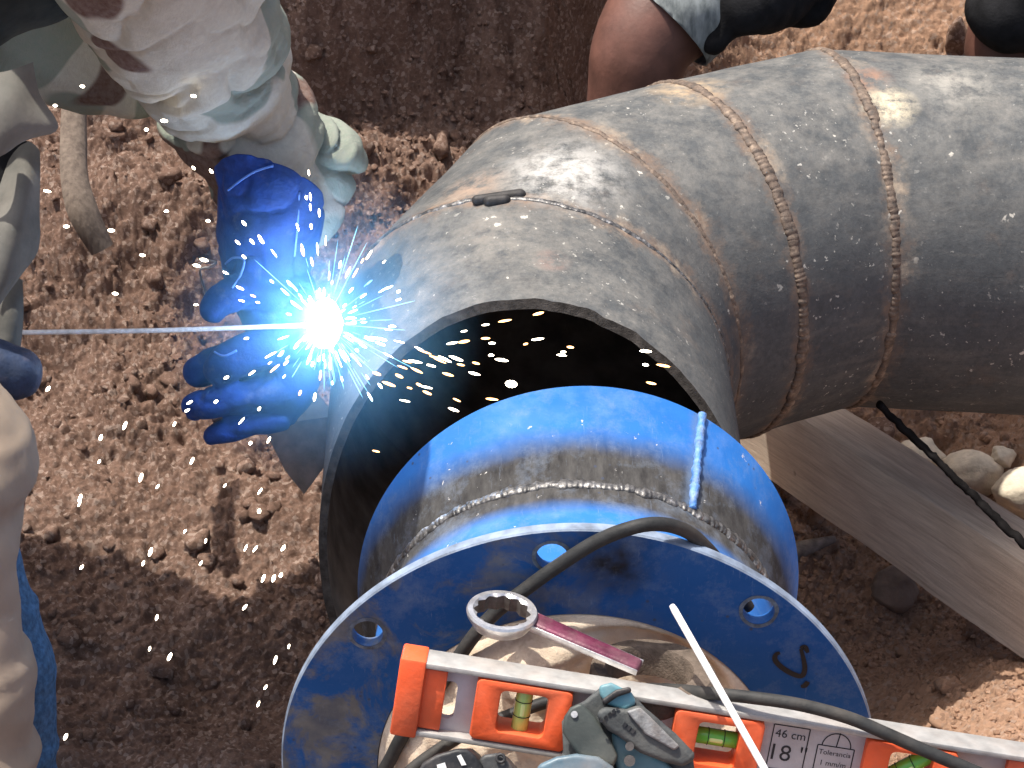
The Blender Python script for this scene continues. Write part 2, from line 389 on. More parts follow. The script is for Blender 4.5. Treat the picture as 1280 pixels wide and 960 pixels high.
def steel_pipe_mat():
    m = N('dusty_black_steel')
    big = m.noise(11, 8, .72, .4); mid = m.noise(48, 7, .7); streak = m.noise(22, 6, .65, 0, (.4, 1, 2.6)); fl = m.noise(150, 3, .6)
    col = m.ramp(big, (.30, (.052, .058, .062)), (.5, (.074, .080, .083)), (.70, (.098, .102, .102)))
    col = m.mix(m.ramp(mid, (.35, .5), (.55, 0.)), col, (.045, .050, .055))
    col = m.mix(m.ramp(streak, (.52, 0.), (.7, .4)), col, (.16, .15, .135))
    col = m.mix(m.ramp(m.noise(19, 6, .7), (.58, 0.), (.72, .4)), col, (.14, .105, .082))
    col = m.mix(m.ramp(m.noise(170, 5, .75), (.36, .45), (.55, 0.)), col, (.035, .038, .04)); col = m.mix(m.ramp(m.noise(230, 4, .7), (.60, 0.), (.74, .3)), col, (.20, .20, .195))
    geo = m.n('NewGeometry'); sx = m.n('SeparateXYZ'); m.t.links.new(geo.outputs['Normal'], sx.inputs[0])
    up = m.ramp(sx.outputs[2], (.45, 0.), (.95, 1.))                  # dust settled on top
    dust = m.math('MULTIPLY', up, m.ramp(m.noise(30, 8, .78), (.42, 0.), (.72, .5)))
    col = m.mix(dust, col, (.30, .28, .245))
    w_ = m.attr('weld')
    wn_ = m.math('ADD', w_, m.math('MULTIPLY', m.math('SUBTRACT', m.noise(55, 5, .7), .5), .045))
    col = m.mix(m.math('MULTIPLY', m.ramp(wn_, (.002, .8), (.016, 0.)), m.ramp(m.noise(40, 5, .7), (.4, .25), (.6, 1.))), col, (.19, .125, .085))
    col = m.mix(m.math('MULTIPLY', m.ramp(wn_, (.0, .8), (.024, 0.)), m.ramp(m.noise(14, 6, .7), (.54, 0.), (.66, 1.))), col, (.38, .31, .23))
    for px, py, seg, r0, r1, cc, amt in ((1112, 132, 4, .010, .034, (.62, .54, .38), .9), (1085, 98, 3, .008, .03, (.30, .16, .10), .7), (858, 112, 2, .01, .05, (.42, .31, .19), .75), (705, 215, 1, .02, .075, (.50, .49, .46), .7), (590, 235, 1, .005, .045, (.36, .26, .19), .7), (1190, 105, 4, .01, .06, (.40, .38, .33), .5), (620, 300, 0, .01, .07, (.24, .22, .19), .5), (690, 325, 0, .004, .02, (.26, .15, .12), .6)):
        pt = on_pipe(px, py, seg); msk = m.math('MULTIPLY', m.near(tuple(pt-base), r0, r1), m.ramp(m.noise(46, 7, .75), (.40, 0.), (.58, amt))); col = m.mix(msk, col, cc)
    col = m.mix(m.math('MULTIPLY', m.ramp(fl, (.655, 0.), (.69, .9)), m.ramp(m.noise(9, 4, .6), (.44, 0.), (.6, .9))), col, (.42, .41, .37))
    col = m.mix(m.math('MULTIPLY', m.ramp(m.noise(60, 3, .6), (.69, 0.), (.72, 1.)), m.ramp(m.noise(12, 3, .6), (.5, 0.), (.6, .8))), col, (.58, .55, .48))
    col = m.mix(m.ramp(m.noise(70, 5, .7, 0, (.3, 1, 9)), (.64, 0.), (.72, .35)), col, (.03, .033, .036))
    m.bump(mid, .0015, .5); m.bump(m.noise(300, 4, .7), .0008, .5)
    return m.out(col, m.ramp(m.noise(20, 4), (.3, .6), (.7, .85)), .0, Specular_IOR_Level=.3)
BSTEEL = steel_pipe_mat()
INNER = plain('sooty_pipe_bore', (.13, .105, .085), .85, 0, .4, 30)
m = N('weld_bead_rusty'); col = m.ramp(m.noise(90, 5, .7), (.3, (.045, .038, .033)), (.52, (.13, .095, .072)), (.75, (.34, .26, .19)))
m.bump(m.noise(350, 4), .001, .6); BEAD = m.out(col, .7, .2)
m = N('weld_bead_fresh'); col = m.ramp(m.noise(120, 5, .7), (.38, (.045, .045, .045)), (.58, (.16, .155, .15)), (.72, (.6, .59, .57)))
m.bump(m.noise(300, 4), .001, .7); FRESH = m.out(col, .42, .5)
EDGE = plain('torch_cut_edge', (.045, .040, .036), .7, .3, .5, 150, .0015)
elbow = thing('elbow_pipe', base, 'large dusty black steel pipe elbow of welded mitre sections with open dark mouth', 'pipe')
def jag(R, amp, seed): return amp*(vnoise(ang*9, ang*0+seed, seed)+.6*vnoise(ang*31, ang*0+seed, seed+1))
for i in range(5):
    nl = 16 if i < 4 else 60
    A_o = ring_on(cs[i], ds[i], ns[i], RB); B_o = ring_on(cs[i+1], ds[i], ns[i+1], RB)
    A_i = ring_on(cs[i], ds[i], ns[i], RB-TB); B_i = ring_on(cs[i+1], ds[i], ns[i+1], RB-TB)
    if i == 0:
        j = jag(0, .0022, 2)[:, None]*ds[0]; A_o = A_o+j; A_i = A_i+j*.6
    V = []
    tt = np.linspace(0, 1, nl+1)
    for t in tt: V.append(A_o*(1-t)+B_o*t)
    V = np.concatenate(V); nn = V-(cs[i]+np.outer((V-cs[i])@ds[i], ds[i])); nn /= np.linalg.norm(nn, axis=1)[:, None]
    fade = np.repeat(np.sin(np.pi*tt)**.5, NA)
    V = V+nn*(fade*(.0022*n3(V, 7, 5)+.0009*n3(V, 22, 8)))[:, None]
    base_i = len(V); V = np.concatenate([V]+[A_i*(1-t)+B_i*t for t in tt])
    Fo = []; Fi = []
    k = np.arange(NA); k2 = (k+1) % NA
    for r in range(nl):
        Fo += list(zip(r*NA+k, (r+1)*NA+k, (r+1)*NA+k2, r*NA+k2))
        o_ = base_i+r*NA; Fi += list(zip(o_+k, o_+k2, o_+NA+k2, o_+NA+k))
    Fe = []
    if i == 0: Fe += list(zip(k, k2, base_i+k2, base_i+k))
    if i == 4: Fe += list(zip(nl*NA+k, base_i+nl*NA+k, base_i+nl*NA+k2, nl*NA+k2))
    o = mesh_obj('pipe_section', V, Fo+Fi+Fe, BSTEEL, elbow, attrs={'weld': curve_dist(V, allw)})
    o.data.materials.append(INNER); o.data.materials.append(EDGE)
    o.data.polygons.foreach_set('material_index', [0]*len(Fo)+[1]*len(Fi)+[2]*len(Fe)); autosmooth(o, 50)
def flatten(V, cen, axis_pts, k):
    n = len(cen); s_ = len(V)//n; c_ = np.repeat(cen, s_, 0); nn = np.repeat(axis_pts, s_, 0); h = ((V-c_)*nn).sum(1); return V-nn*(h*(1-k))[:, None]
for wi, wr in enumerate(welds):
    nseg = 1700; t = np.linspace(0, NA, nseg, endpoint=False); i0 = t.astype(int); fr = (t-i0)[:, None]
    path = wr[i0 % NA]*(1-fr)+wr[(i0+1) % NA]*fr
    path = path+(.0012*vnoise(t*.9, t*0, wi)[:, None])*ds[wi]
    rr = (.0028 if wi in (0, 1) else .0050)*(1+.16*np.abs(np.sin(t*4.2+vnoise(t*.3, t*0, 4)*2))+.25*vnoise(t*.35, t*0, wi+7)+.15*vnoise(t*1.7, t*0, wi+17))
    V, Fc = tube_data(path, np.maximum(rr, .0012), 12, True); rad_n = path-(cs[wi+1]+np.outer((path-cs[wi+1])@ds[wi], ds[wi])); rad_n /= np.linalg.norm(rad_n, axis=1)[:, None]
    V = flatten(V, path, rad_n, .55)+np.repeat(rad_n, 12, 0)*.0004
    mesh_obj('weld_bead', V, Fc, FRESH if wi == 0 else BEAD, elbow)
# tack weld lump on the top of the first joint
tk = P(655, 240, 2.0)
_i = np.argmin(((welds[0]-P(655, 241, 2.03))**2).sum(1)); tk = welds[0][_i]
sc_ = plain('scorched_steel', (.03, .028, .027), .6, .2, .5, 90)
V, Fc = capsules([[(tk+np.array([-.02, -.002, 0]), .005), (tk+np.array([.02, .004, .002]), .006)], [(tk+np.array([-.008, -.006, .001]), .006), (tk+np.array([.006, -.005, .002]), .0055)]], 12)
o = mesh_obj('tack_weld', V, Fc, sc_, elbow)

# ------------------------------------------------------------------ blue flanged stub
qf = [0.048813, 0.294022, 1.559137, 0.032917, -0.525546, 0.150228, 0.175925, 0.068956, -0.849376, 0.164135, 0.045584, 0.184768, -0.041633, -0.402861]
def sph(a, b): return np.array([math.sin(a)*math.cos(b), math.sin(b), math.cos(a)*math.cos(b)])
fc = C0+cw(np.array(qf[:3])); fn = cw(sph(qf[3], qf[4])); RF = .222; RI = qf[5]
fo = -fn                                                              # outward face normal, toward the viewer
fr_ = nrm(np.cross(fn, [0, 0, 1.])); fu = np.cross(fr_, fn)          # right, up in the flange plane
fr_ = fr_ if fr_[0] > 0 else -fr_; fu = fu if fu[2] > 0 else -fu
def on_flange(px, py, lift=0.):
    r = cw([(px-640)/F, (py-480)/F, 1.0]); c_ = fc+fo*lift; return C0+r*(((c_-C0)@fn)/(r@fn))
RW = qf[9]; d2 = cw(sph(qf[7], qf[8])); wc = fc+fn*qf[6]; wnrm = nrm(fn+d2)
rc = wc+d2*qf[10]; rn = cw(sph(qf[12], qf[13])); RR = qf[11]
def blue_paint(name, scorch=True, mud_shade=False):
    m = N(name)
    col = m.ramp(m.noise(9, 5, .6), (.3, (.012, .115, .40)), (.7, (.025, .17, .52)))
    col = m.mix(m.ramp(m.noise(26, 6, .7, 0, (1, 1, 2)), (.5, 0.), (.75, .45)), col, (.13, .25, .55))
    if scorch:
        w_ = m.math('ADD', m.attr('weld'), m.math('MULTIPLY', m.math('SUBTRACT', m.noise(16, 5, .6), .5), .022))
        msc = m.ramp(w_, (.030, 1.), (.060, 0.)); col = m.mix(msc, col, m.ramp(m.noise(45, 5, .65, 0, (3, 1, 1)), (.3, (.026, .025, .025)), (.7, (.080, .077, .073))))
        s_ = m.math('ADD', m.attr('seam'), m.math('MULTIPLY', m.math('SUBTRACT', m.noise(60, 4), .5), .008))
        col = m.mix(m.ramp(s_, (.003, .75), (.009, 0.)), col, (.10, .16, .26))
    if mud_shade:
        sx = m.n('SeparateXYZ'); m.t.links.new(m.tc.outputs['Object'], sx.inputs[0])
        side = m.ramp(m.math('ADD', sx.outputs[0], .5), (.40, 1.), (.58, 0.))
        col = m.mix(.8, col, (.008, .062, .21))  # shade on the flange face put into its paint as a deeper blue
        md = m.math('MULTIPLY', side, m.ramp(m.noise(20, 7, .68, .6), (.44, 0.), (.56, .85)))
        col = m.mix(md, col, m.ramp(m.noise(60, 4), (.3, (.085, .088, .085)), (.7, (.20, .185, .135))))
        sm = m.math('MULTIPLY', m.near(tuple(on_flange(768, 705)-fc), .008, .034), m.ramp(m.noise(40, 4), (.35, .4), (.6, 1.)))
        col = m.mix(sm, col, (.012, .012, .014))
        col = m.mix(m.ramp(m.noise(30, 6, .75), (.6, 0.), (.75, .4)), col, (.16, .2, .28))
    col = m.mix(m.ramp(m.noise(24, 8, .78), (.5, 0.), (.75, .5)), col, (.20, .25, .33)); col = m.mix(m.ramp(m.noise(55, 5, .75, 0, (6, .5, 1)), (.62, 0.), (.72, .35)), col, (.22, .27, .36))
    chips = m.math('MULTIPLY', m.ramp(m.vor(95), (.08, 1.), (.16, 0.)), m.ramp(m.noise(17, 2), (.56, 0.), (.6, .8)))
    col = m.mix(chips, col, (.05, .06, .09))
    ch2 = m.math('MULTIPLY', m.ramp(m.noise(75, 5, .7, .4), (.66, 0.), (.69, 1.)), m.ramp(m.noise(8, 2), (.52, 0.), (.6, 1.)))
    col = m.mix(ch2, col, (.55, .53, .5))
    m.bump(m.noise(120, 5, .6), .0006, .5)
    rg = m.ramp(m.noise(30, 5), (.3, .55 if not mud_shade else .6), (.7, .8 if not mud_shade else .85))
    if scorch: rg = m.mix(msc, rg, (.95, .95, .95))
    return m.out(col, rg, 0, Specular_IOR_Level=.25)
BLUE = blue_paint('blue_paint'); BLUEF = blue_paint('blue_flange_shaded', False, True)
STEEL = plain('bare_steel', (.42, .42, .41), .45, .7, .35, 120, .0006)
b0 = fc.copy(); b0[2] = gh(fc[0], fc[1])
stub = thing('flanged_stub', b0, 'blue painted flanged pipe stub with scorched weld in front of the black elbow', 'pipe fitting')
def ring_on2(c, d, n, R, k=NA):
    Pp = R*(np.outer(np.cos(ang), fr_)+np.outer(np.sin(ang), fu)); Pp = Pp-np.outer(Pp@d, d); Pp = Pp/np.linalg.norm(Pp, axis=1)[:, None]*R
    s = -(Pp@n)/(d@n); return c+Pp+np.outer(s, d)
def shell(name, A_o, B_o, A_i, B_i, nl, mats, capB=False, wk=1.0):
    tt = np.linspace(0, 1, nl+1); V = np.concatenate([A_o*(1-t)+B_o*t for t in tt]+[A_i*(1-t)+B_i*t for t in tt]); b_ = (nl+1)*NA
    k = np.arange(NA); k2 = (k+1) % NA; Fo = []; Fi = []; Fe = []
    for r in range(nl):
        Fo += list(zip(r*NA+k, (r+1)*NA+k, (r+1)*NA+k2, r*NA+k2)); o_ = b_+r*NA; Fi += list(zip(o_+k, o_+k2, o_+NA+k2, o_+NA+k))
    if capB: Fe += list(zip(nl*NA+k, b_+nl*NA+k, b_+nl*NA+k2, nl*NA+k2))
    o = mesh_obj(name, V, Fo+Fi+Fe, mats[0], stub, attrs={'weld': curve_dist(V, wring)*wk, 'seam': curve_dist(V, seam)})
    for x in mats[1:]: o.data.materials.append(x)
    o.data.polygons.foreach_set('material_index', [0]*len(Fo)+[1]*len(Fi)+[2]*len(Fe)); return autosmooth(o, 50)
wring = ring_on2(wc, fn, wnrm, RW-.0004)
W_o = ring_on2(wc, fn, wnrm, RW); W_i = ring_on2(wc, fn, wnrm, RW-.008)
kk = np.arange(NA)
R_o = ring_on2(rc, rn, rn, RR); R_i = ring_on2(rc, rn, rn, RR-.008)
fwd = (R_o-W_o)@d2; low = fwd < .02
R_o[low] += np.outer((.02-fwd[low]), d2); R_i[low] += np.outer((.02-fwd[low]), d2)
iseam = np.argmin([np.hypot(*(np.array([(p-C0)@EX/((p-C0)@EZ)*F+640-880, (p-C0)@EY/((p-C0)@EZ)*F+480-522]))) for p in R_o])
seam = W_o[iseam]*(1-np.linspace(0, 1, 40)[:, None])+R_o[iseam]*np.linspace(0, 1, 40)[:, None]
back = fc+fn*.010
shell('pipe_stub', ring_on2(back, fn, fn, RW), W_o, ring_on2(back, fn, fn, RW-.008), W_i, 24, (BLUE, INNER, STEEL), False, 1.5)
shell('pipe_collar', W_o, R_o, W_i, R_i, 20, (BLUE, INNER, BLUE), True)
t = np.linspace(0, NA, 1700, endpoint=False); i0 = t.astype(int); f_ = (t-i0)[:, None]
path = wring[i0 % NA]*(1-f_)+wring[(i0+1) % NA]*f_+.001*vnoise(t*.8, t*0, 3)[:, None]*fn
rr = .0050*(1+.14*np.abs(np.sin(t*4.6))+.25*vnoise(t*.5, t*0, 9)+.2*vnoise(t*2.1, t*0, 19))
V, Fc = tube_data(path, rr, 12, True); rad_n = path-(wc+np.outer((path-wc)@fn, fn)); rad_n /= np.linalg.norm(rad_n, axis=1)[:, None]
mesh_obj('weld_bead', flatten(V, path, rad_n, .5), Fc, FRESH, stub)
seampath = seam+(seam-wc-np.outer((seam-wc)@d2, d2))*.01
tube('seam_weld', seampath, .0036*(1+.3*vnoise(np.arange(40)*.8, np.zeros(40), 4)), plain('painted_weld', (.07, .2, .5), .45, 0, .5, 150, .0015, .5, (.5, .52, .55)), stub, 10)
# flange plate with bolt holes
bm = bmesh.new(); NF = 192; rings_ = []
ta = np.linspace(0, 2*np.pi, NF, endpoint=False)
def fpt(r, t_, lift): return fc+r*(math.cos(t_)*fr_+math.sin(t_)*fu)+fo*lift
prof = [(RI, 0), (RF-.0012, 0), (RF, -.0012), (RF, -.0088), (RF-.0012, -.010), (RI, -.010)]
V = []; Fc = []
for r, l in prof: V += [fpt(r+(.0006*math.sin(5*x) if r > .2 else 0), x, l) for x in ta]
for j in range(len(prof)):
    j2 = (j+1) % len(prof)
    for k in range(NF): Fc.append((j*NF+k, j*NF+(k+1) % NF, j2*NF+(k+1) % NF, j2*NF+k))
flange = mesh_obj('flange', V, Fc, BLUEF, stub); fixn(flange.data)
flange.location = Vector(fc)-stub.location; flange.data.transform(Matrix.Translation(Vector(-(fc-np.array(stub.location)))))
def fang(px, py): v = on_flange(px, py)-fc; return math.atan2(v@fu, v@fr_)
h0 = fang(689, 686); h1 = fang(947, 765); h2 = fang(464, 795)
step_ = math.radians(36); RBC = .2005
HA = [h0, h1, h2]; lasta, lastb = h1, h2
gap = (h0-h1)
x = h1-gap
while x > h2-2*math.pi+.35: HA.append(x); x -= gap
V = []; Fc = []; off = 0
for a_ in HA:
    c_ = fc+RBC*(math.cos(a_)*fr_+math.sin(a_)*fu)
    v, f = tube_data([c_+fo*.02, c_-fo*.03], .0112, 28); V.append(v); Fc += [tuple(i+off for i in q_) for q_ in f]; off += len(v)
cut = mesh_obj('cutter', np.concatenate(V), Fc, STEEL); fixn(cut.data)
bo = flange.modifiers.new('b', 'BOOLEAN'); bo.object = cut; bo.operation = 'DIFFERENCE'; bo.solver = 'EXACT'
realise(flange); bpy.data.objects.remove(cut); autosmooth(flange, 30)
# worn bright metal on the outer edge of the plate
flange.data.materials.append(plain('worn_flange_edge', (.20, .25, .33), .6, .1, .4, 60, .0006))
for p_ in flange.data.polygons:
    cen = np.array(p_.center); rad_ = np.linalg.norm(cen-fo*(cen@fo)); nn_ = np.array(p_.normal)
    if abs(nn_@fo) < .8 and rad_ > RF-.002: p_.material_index = 1
for a_ in HA:
    c_ = fc+RBC*(math.cos(a_)*fr_+math.sin(a_)*fu)+fo*.0006; V = []; Fc = []
    for k in range(28):
        t_ = k/28*6.2832; n_ = 1+.25*math.sin(3*t_+a_*7)+.12*math.sin(7*t_+a_)
        for r in (.0114, .0130+.0012*n_): V.append(c_+r*(math.cos(t_)*fr_+math.sin(t_)*fu))
    for k in range(28): Fc.append((2*k, 2*k+1, (2*k+3) % 56, (2*k+2) % 56))
    mesh_obj('hole_rim', V, Fc, plain('scraped_paint', (.10, .13, .17), .6, .1, .5, 200) if a_ == HA[0] else bpy.data.materials['scraped_paint'], stub)
# marker scrawl
INK = plain('black_marker', (.008, .009, .012), .6, 0, .1, 50, 0)
strokes = [[(975, 816), (970, 818), (969, 825), (977, 834), (990, 842), (1002, 845), (1006, 836), (1004, 822), (1001, 811)], [(1001, 811), (1006, 809), (1010, 816)], [(1010, 852), (1006, 857), (1001, 858)]]
for st in strokes[:]:
    pth = catmull([on_flange(*s_, .0008) for s_ in st], 8)
    V = []; Fc = []; T = np.gradient(pth, axis=0)
    for i, p_ in enumerate(pth):
        sd_ = nrm(np.cross(T[i], fo)); wd = .0018*(.7+.5*math.sin(math.pi*min(1, (i+2)/len(pth)))); V += [p_+sd_*wd, p_-sd_*wd]
    for i in range(len(pth)-1): Fc.append((2*i, 2*i+1, 2*i+3, 2*i+2))
    mesh_obj('marker_scrawl', V, Fc, INK, stub)

# pale sand packed in the opening, bulging toward the viewer
V = []; Fc = []; nr, na = 70, 180
for i in range(nr+1):
    r = (RI-.0006)*i/nr
    for k in range(na):
        t_ = 2*math.pi*k/na; V.append((r*math.cos(t_), r*math.sin(t_), r))
V = np.array(V); uu, vv, rr = V[:, 0], V[:, 1], V[:, 2]
dep = -.003+.008*(1-np.exp(-(RI-rr)/.003))+.060*(1-np.exp(-(RI-rr)*1.1/.060))+.20*np.clip(-vv, 0, 1)*np.sqrt(np.clip(1-(rr/RI)**4, 0, 1))
rq = on_flange(812, 834)-fc; dep -= .034*np.exp(-((uu-rq@fr_)/.060)**4-((vv-rq@fu)/.042)**4)*np.clip((RI-rr)/.012, 0, 1)   # hollow where the iron ring lies
em = np.clip((RI-rr)/.02, 0, 1)
dep += em*(.006*fbm(uu, vv, 22, 4, 5)+.004*cells(uu, vv, 60, 3)+.002*cells(uu, vv, 150, 4))
W3 = fc+np.outer(uu, fr_)+np.outer(vv, fu)+np.outer(dep, fo)
for i in range(nr):
    for k in range(na): Fc.append((i*na+k, (i+1)*na+k, (i+1)*na+(k+1) % na, i*na+(k+1) % na))
m = N('pale_sand'); col = m.ramp(m.noise(26, 6, .65), (.3, (.50, .37, .26)), (.55, (.66, .55, .42)), (.75, (.72, .63, .5)))
col = m.mix(m.ramp(m.noise(15, 5, .7), (.56, 0.), (.68, .8)), col, (.25, .16, .11))
m.bump(m.noise(300, 5, .7), .002, .6); SAND = m.out(col, .95, 0, Specular_IOR_Level=.1)
tag(mesh_obj('sand', W3, Fc, SAND, None, fc), 'pale sand packed in the flange opening', None, None, 'stuff')

# ------------------------------------------------------------------ spirit level
LD = 1.418
ORANGE = plain('orange_plastic', (.80, .11, .03), .5, 0, .15, 40, .0006, .45, (.42, .17, .10))
ALU = plain('grey_level_paint', (.44, .42, .43), .5, .1, .18, 40, .0004, .7, (.42, .34, .29))
RAIL = plain('aluminium_rail', (.36, .355, .34), .5, .25, .2, 90, .0004, .4, (.4, .32, .27))
DARK = plain('dark_print', (.02, .02, .022), .6, 0, .1, 50, 0)
th = math.radians(8.9); tl = math.radians(17)
lx = cw([math.cos(th), math.sin(th), 0]); ly_ = np.array([math.sin(th), -math.cos(th), 0])
ly = nrm(cw(ly_*math.cos(tl)+np.array([0, 0, -1])*math.sin(tl)))       # up the level, leaning toward the viewer
lz = np.cross(lx, ly)                                                 # out of its face
if lz@(C0-P(900, 900, LD)) < 0: lz = -lz
LA = np.stack([lx, ly, lz], 1); mm = LD/F                              # metres per picture pixel here
L0 = P(505, 862, LD)                                                  # left end, mid height
lev = thing('spirit_level', L0, 'silver grey spirit level with orange vial frames leaning across the blue flange', 'spirit level')
Ln = 805*mm; Hh = 96*mm/math.cos(tl)
def lp(s, h, z=0.): return L0+lx*s+ly*h+lz*z
def rrect(s0, s1, h0_, h1_, z, r=.003, k=4, rot=0):
    out = []
    for (cx, cy, a0) in ((s1-r, h1_-r, 0), (s0+r, h1_-r, 90), (s0+r, h0_+r, 180), (s1-r, h0_+r, 270)):
        for i in range(k+1):
            t_ = math.radians(a0+90*i/k); out.append(lp(cx+r*math.cos(t_), cy+r*math.sin(t_), z))
    return out
wins = [(120*mm, 180*mm), (368*mm, 420*mm), (608*mm, 662*mm)]
hw = Hh/2-.004
web_holes = [rrect(a_-.004, b_+.004, -hw*.80, hw*.80, .003, .003) for a_, b_ in wins]+[rrect(48*mm, 66*mm, -.015, .013, .003, .004)]
slab('web', rrect(.004, Ln-.004, -hw, hw, .003, .0005, 1), lz, .006, ALU, lev, 0, web_holes)
for sgn in (1, -1): box('rail', lp(Ln/2, sgn*(Hh/2-.002), 0), LA, (Ln-.008, .004, .024), RAIL, lev, .0008)
for s_ in (.0, Ln):
    sg = 1 if s_ == 0 else -1
    box('end_cap', lp(s_+sg*.004, 0, 0), LA, (.018, Hh+.003, .027), ORANGE, lev, .002)
    box('end_cap_lip', lp(s_+sg*.020, 0, .003), LA, (.016, Hh-.0105, .012), ORANGE, lev, .001)
VIAL = N('green_vial'); VIAL.out((.50, .70, .18), .15, 0); VIAL = VIAL.m
VIAL2 = N('green_vial_deep'); VIAL2.out((.16, .55, .07), .15, 0); VIAL2 = VIAL2.m
BUB = plain('bubble', (.75, .9, .35), .1, 0, .05, 20, 0); 
for i, (a_, b_) in enumerate(wins):
    fr = slab('vial_frame', rrect(a_-31*mm, b_+29*mm, -hw+.0012, hw-.0012, .0125, .004), lz, .025, ORANGE, lev, .0012, [rrect(a_, b_, -hw*.62, hw*.70, .0125, .004)], seg=2)
    cs_, rot = (a_+b_)/2, (90, 0, 40)[i]
    dv = lx*math.cos(math.radians(rot))+ly*math.sin(math.radians(rot)); ln_ = (.020, .018, .024)[i]
    cc = lp(cs_-(0 if i else .0), 0.001, 0)
    v_ = tube('vial', [cc-dv*ln_, cc-dv*ln_*.97, cc+dv*ln_*.97, cc+dv*ln_], [.0052, .0058, .0058, .0052], VIAL if i == 0 else VIAL2, lev, 20)
    for s2 in (-1, 1): tube('vial_line', circ(cc+dv*s2*.0055, dv, .0060, 24), .0003, DARK, v_, 6, closed=True)
    V, Fc = capsules([[(cc-dv*.0035+lz*.0035, .0026), (cc+dv*.0035+lz*.0035, .0026)]], 12); mesh_obj('bubble', V, Fc, BUB, v_)
# printing
pc = (485*mm, -.006)
def print_bar(a_, b_, wd=.0004): 
    dv = np.array(b_)-np.array(a_); l_ = np.hypot(*dv); c_ = (np.array(a_)+np.array(b_))/2; dv = dv/l_
    x_ = lx*dv[0]+ly*dv[1]; y_ = np.cross(lz, x_); c3 = lp(c_[0], c_[1], .0033)
    return [c3-x_*l_/2-y_*wd, c3+x_*l_/2-y_*wd, c3+x_*l_/2+y_*wd, c3-x_*l_/2+y_*wd]
def prints(name, segs):
    V = []; Fc = []
    for a_, b_ in segs: k = len(V); V += print_bar(a_, b_); Fc.append((k, k+1, k+2, k+3))
    mesh_obj(name, V, Fc, DARK, lev, smooth=False)
a0, a1, t0, t1 = 462*mm, 507*mm, .019, -.014
prints('size_box', [((a0, t0), (a1, t0)), ((a1, t0), (a1, t1)), ((a1, t1), (a0, t1)), ((a0, t1), (a0, t0))])
text_obj('size_print', '46 cm', lp((a0+a1)/2, .0125, .003), lx, ly, lz, .0085, DARK, lev)
text_obj('size_print', '18 "', lp((a0+a1)/2, -.002, .003), lx, ly, lz, .017, DARK, lev)
b0_, b1_, u0, u1 = 520*mm, 566*mm, .009, -.010
arc_ = [((b0_+b1_)/2+18*mm*math.cos(t_), u0+.010*math.sin(t_)) for t_ in np.linspace(0, math.pi, 13)]
prints('tolerance_box', [((b0_, u0), (b1_, u0)), ((b1_, u0), (b1_, u1)), ((b1_, u1), (b0_, u1)), ((b0_, u1), (b0_, u0)), (((b0_+b1_)/2, u0), ((b0_+b1_)/2+.001, u0+.011))]+list(zip(arc_[:-1], arc_[1:])))
text_obj('tolerance_print', 'Tolerancia', lp((b0_+b1_)/2, .004, .003), lx, ly, lz, .0052, DARK, lev)
text_obj('tolerance_print', '1 mm/m', lp((b0_+b1_)/2, -.004, .003), lx, ly, lz, .0055, DARK, lev)

# ------------------------------------------------------------------ ring spanner
CHROME = plain('worn_chrome', (.66, .65, .64), .28, .75, .25, 120, .0004, .35, (.35, .28, .24))
PURP = plain('purple_grip_paint', (.115, .022, .05), .45, .2, .4, 120, .0006, .45, (.30, .2, .2))
SOCK = plain('oily_socket_wall', (.14, .125, .115), .45, .5, .4, 120)
wd_ = 1.435; wcn = P(628, 762, wd_); pm = wd_/F
wax = nrm(cw([.10, -.88, -.46]))                                       # ring axis
wx = nrm(cw([1, .12, 0])-wax*(cw([1, .12, 0])@wax)); wy = np.cross(wax, wx)
wr = thing('ring_spanner', wcn, 'chrome ring spanner with purple shank lying on the pale sand', 'spanner')
V = []; Fc = []; K = 144; ro = 45*pm; ri = 36*pm; hgt = .012
def wpt(r, t_, z): return wcn+r*(math.cos(t_)*wx+math.sin(t_)*wy)+wax*z
for k in range(K):
    t_ = 2*math.pi*k/K; tri = abs((t_*12/(2*math.pi)) % 1-.5)*2; rin = ri*(.88+.12*tri)
    V += [wpt(ro*.80, t_, -hgt), wpt(ro*.98, t_, -.0045), wpt(ro, t_, -.0018), wpt(ro*.965, t_, 0), wpt(ri*1.03, t_, 0), wpt(rin, t_, -.0015), wpt(rin, t_, -hgt)]
for k in range(K):
    for j in range(7):
        a_, b_, c_, d_ = k*7+j, k*7+(j+1) % 7, ((k+1) % K)*7+(j+1) % 7, ((k+1) % K)*7+j; Fc.append((a_, b_, c_, d_))
o = mesh_obj('ring_head', V, Fc, CHROME, wr); fixn(o.data); o.data.materials.append(SOCK)
o.data.polygons.foreach_set('material_index', [1 if (i % 7) in (5, 6) else 0 for i in range(K*7)]); autosmooth(o, 25)
s0, s1 = P(672, 783, wd_+.006), P(800, 835, wd_-.012)
sd_ = nrm(s1-s0); sn = nrm(wax-sd_*(wax@sd_)); sy = np.cross(sn, sd_)
# flat shank with raised chrome edges
def taper_bar(name, w0, w1, h0_, h1_, off0, off1, mt, bev):
    V = []
    for q_, w_, h_, of in ((s0, w0, h0_, off0), (s1, w1, h1_, off1)):
        for a_, b_ in ((-1, -1), (1, -1), (1, 1), (-1, 1)): V.append(q_+sy*(of+a_*w_/2)+sn*b_*h_/2)
    o = mesh_obj(name, V, [(0, 1, 2, 3), (7, 6, 5, 4), (0, 4, 5, 1), (1, 5, 6, 2), (2, 6, 7, 3), (3, 7, 4, 0)], mt, wr, None, False); fixn(o.data); bevel(o, bev, 3); return autosmooth(o)
s0 = P(664, 776, wd_+.004)
taper_bar('shank', .0165, .0135, .0085, .0078, 0, 0, PURP, .0032)
for sg in (1, -1): taper_bar('shank_edge', .0011, .0011, .0050, .0046, sg*.0083, sg*.0068, CHROME, .0005)
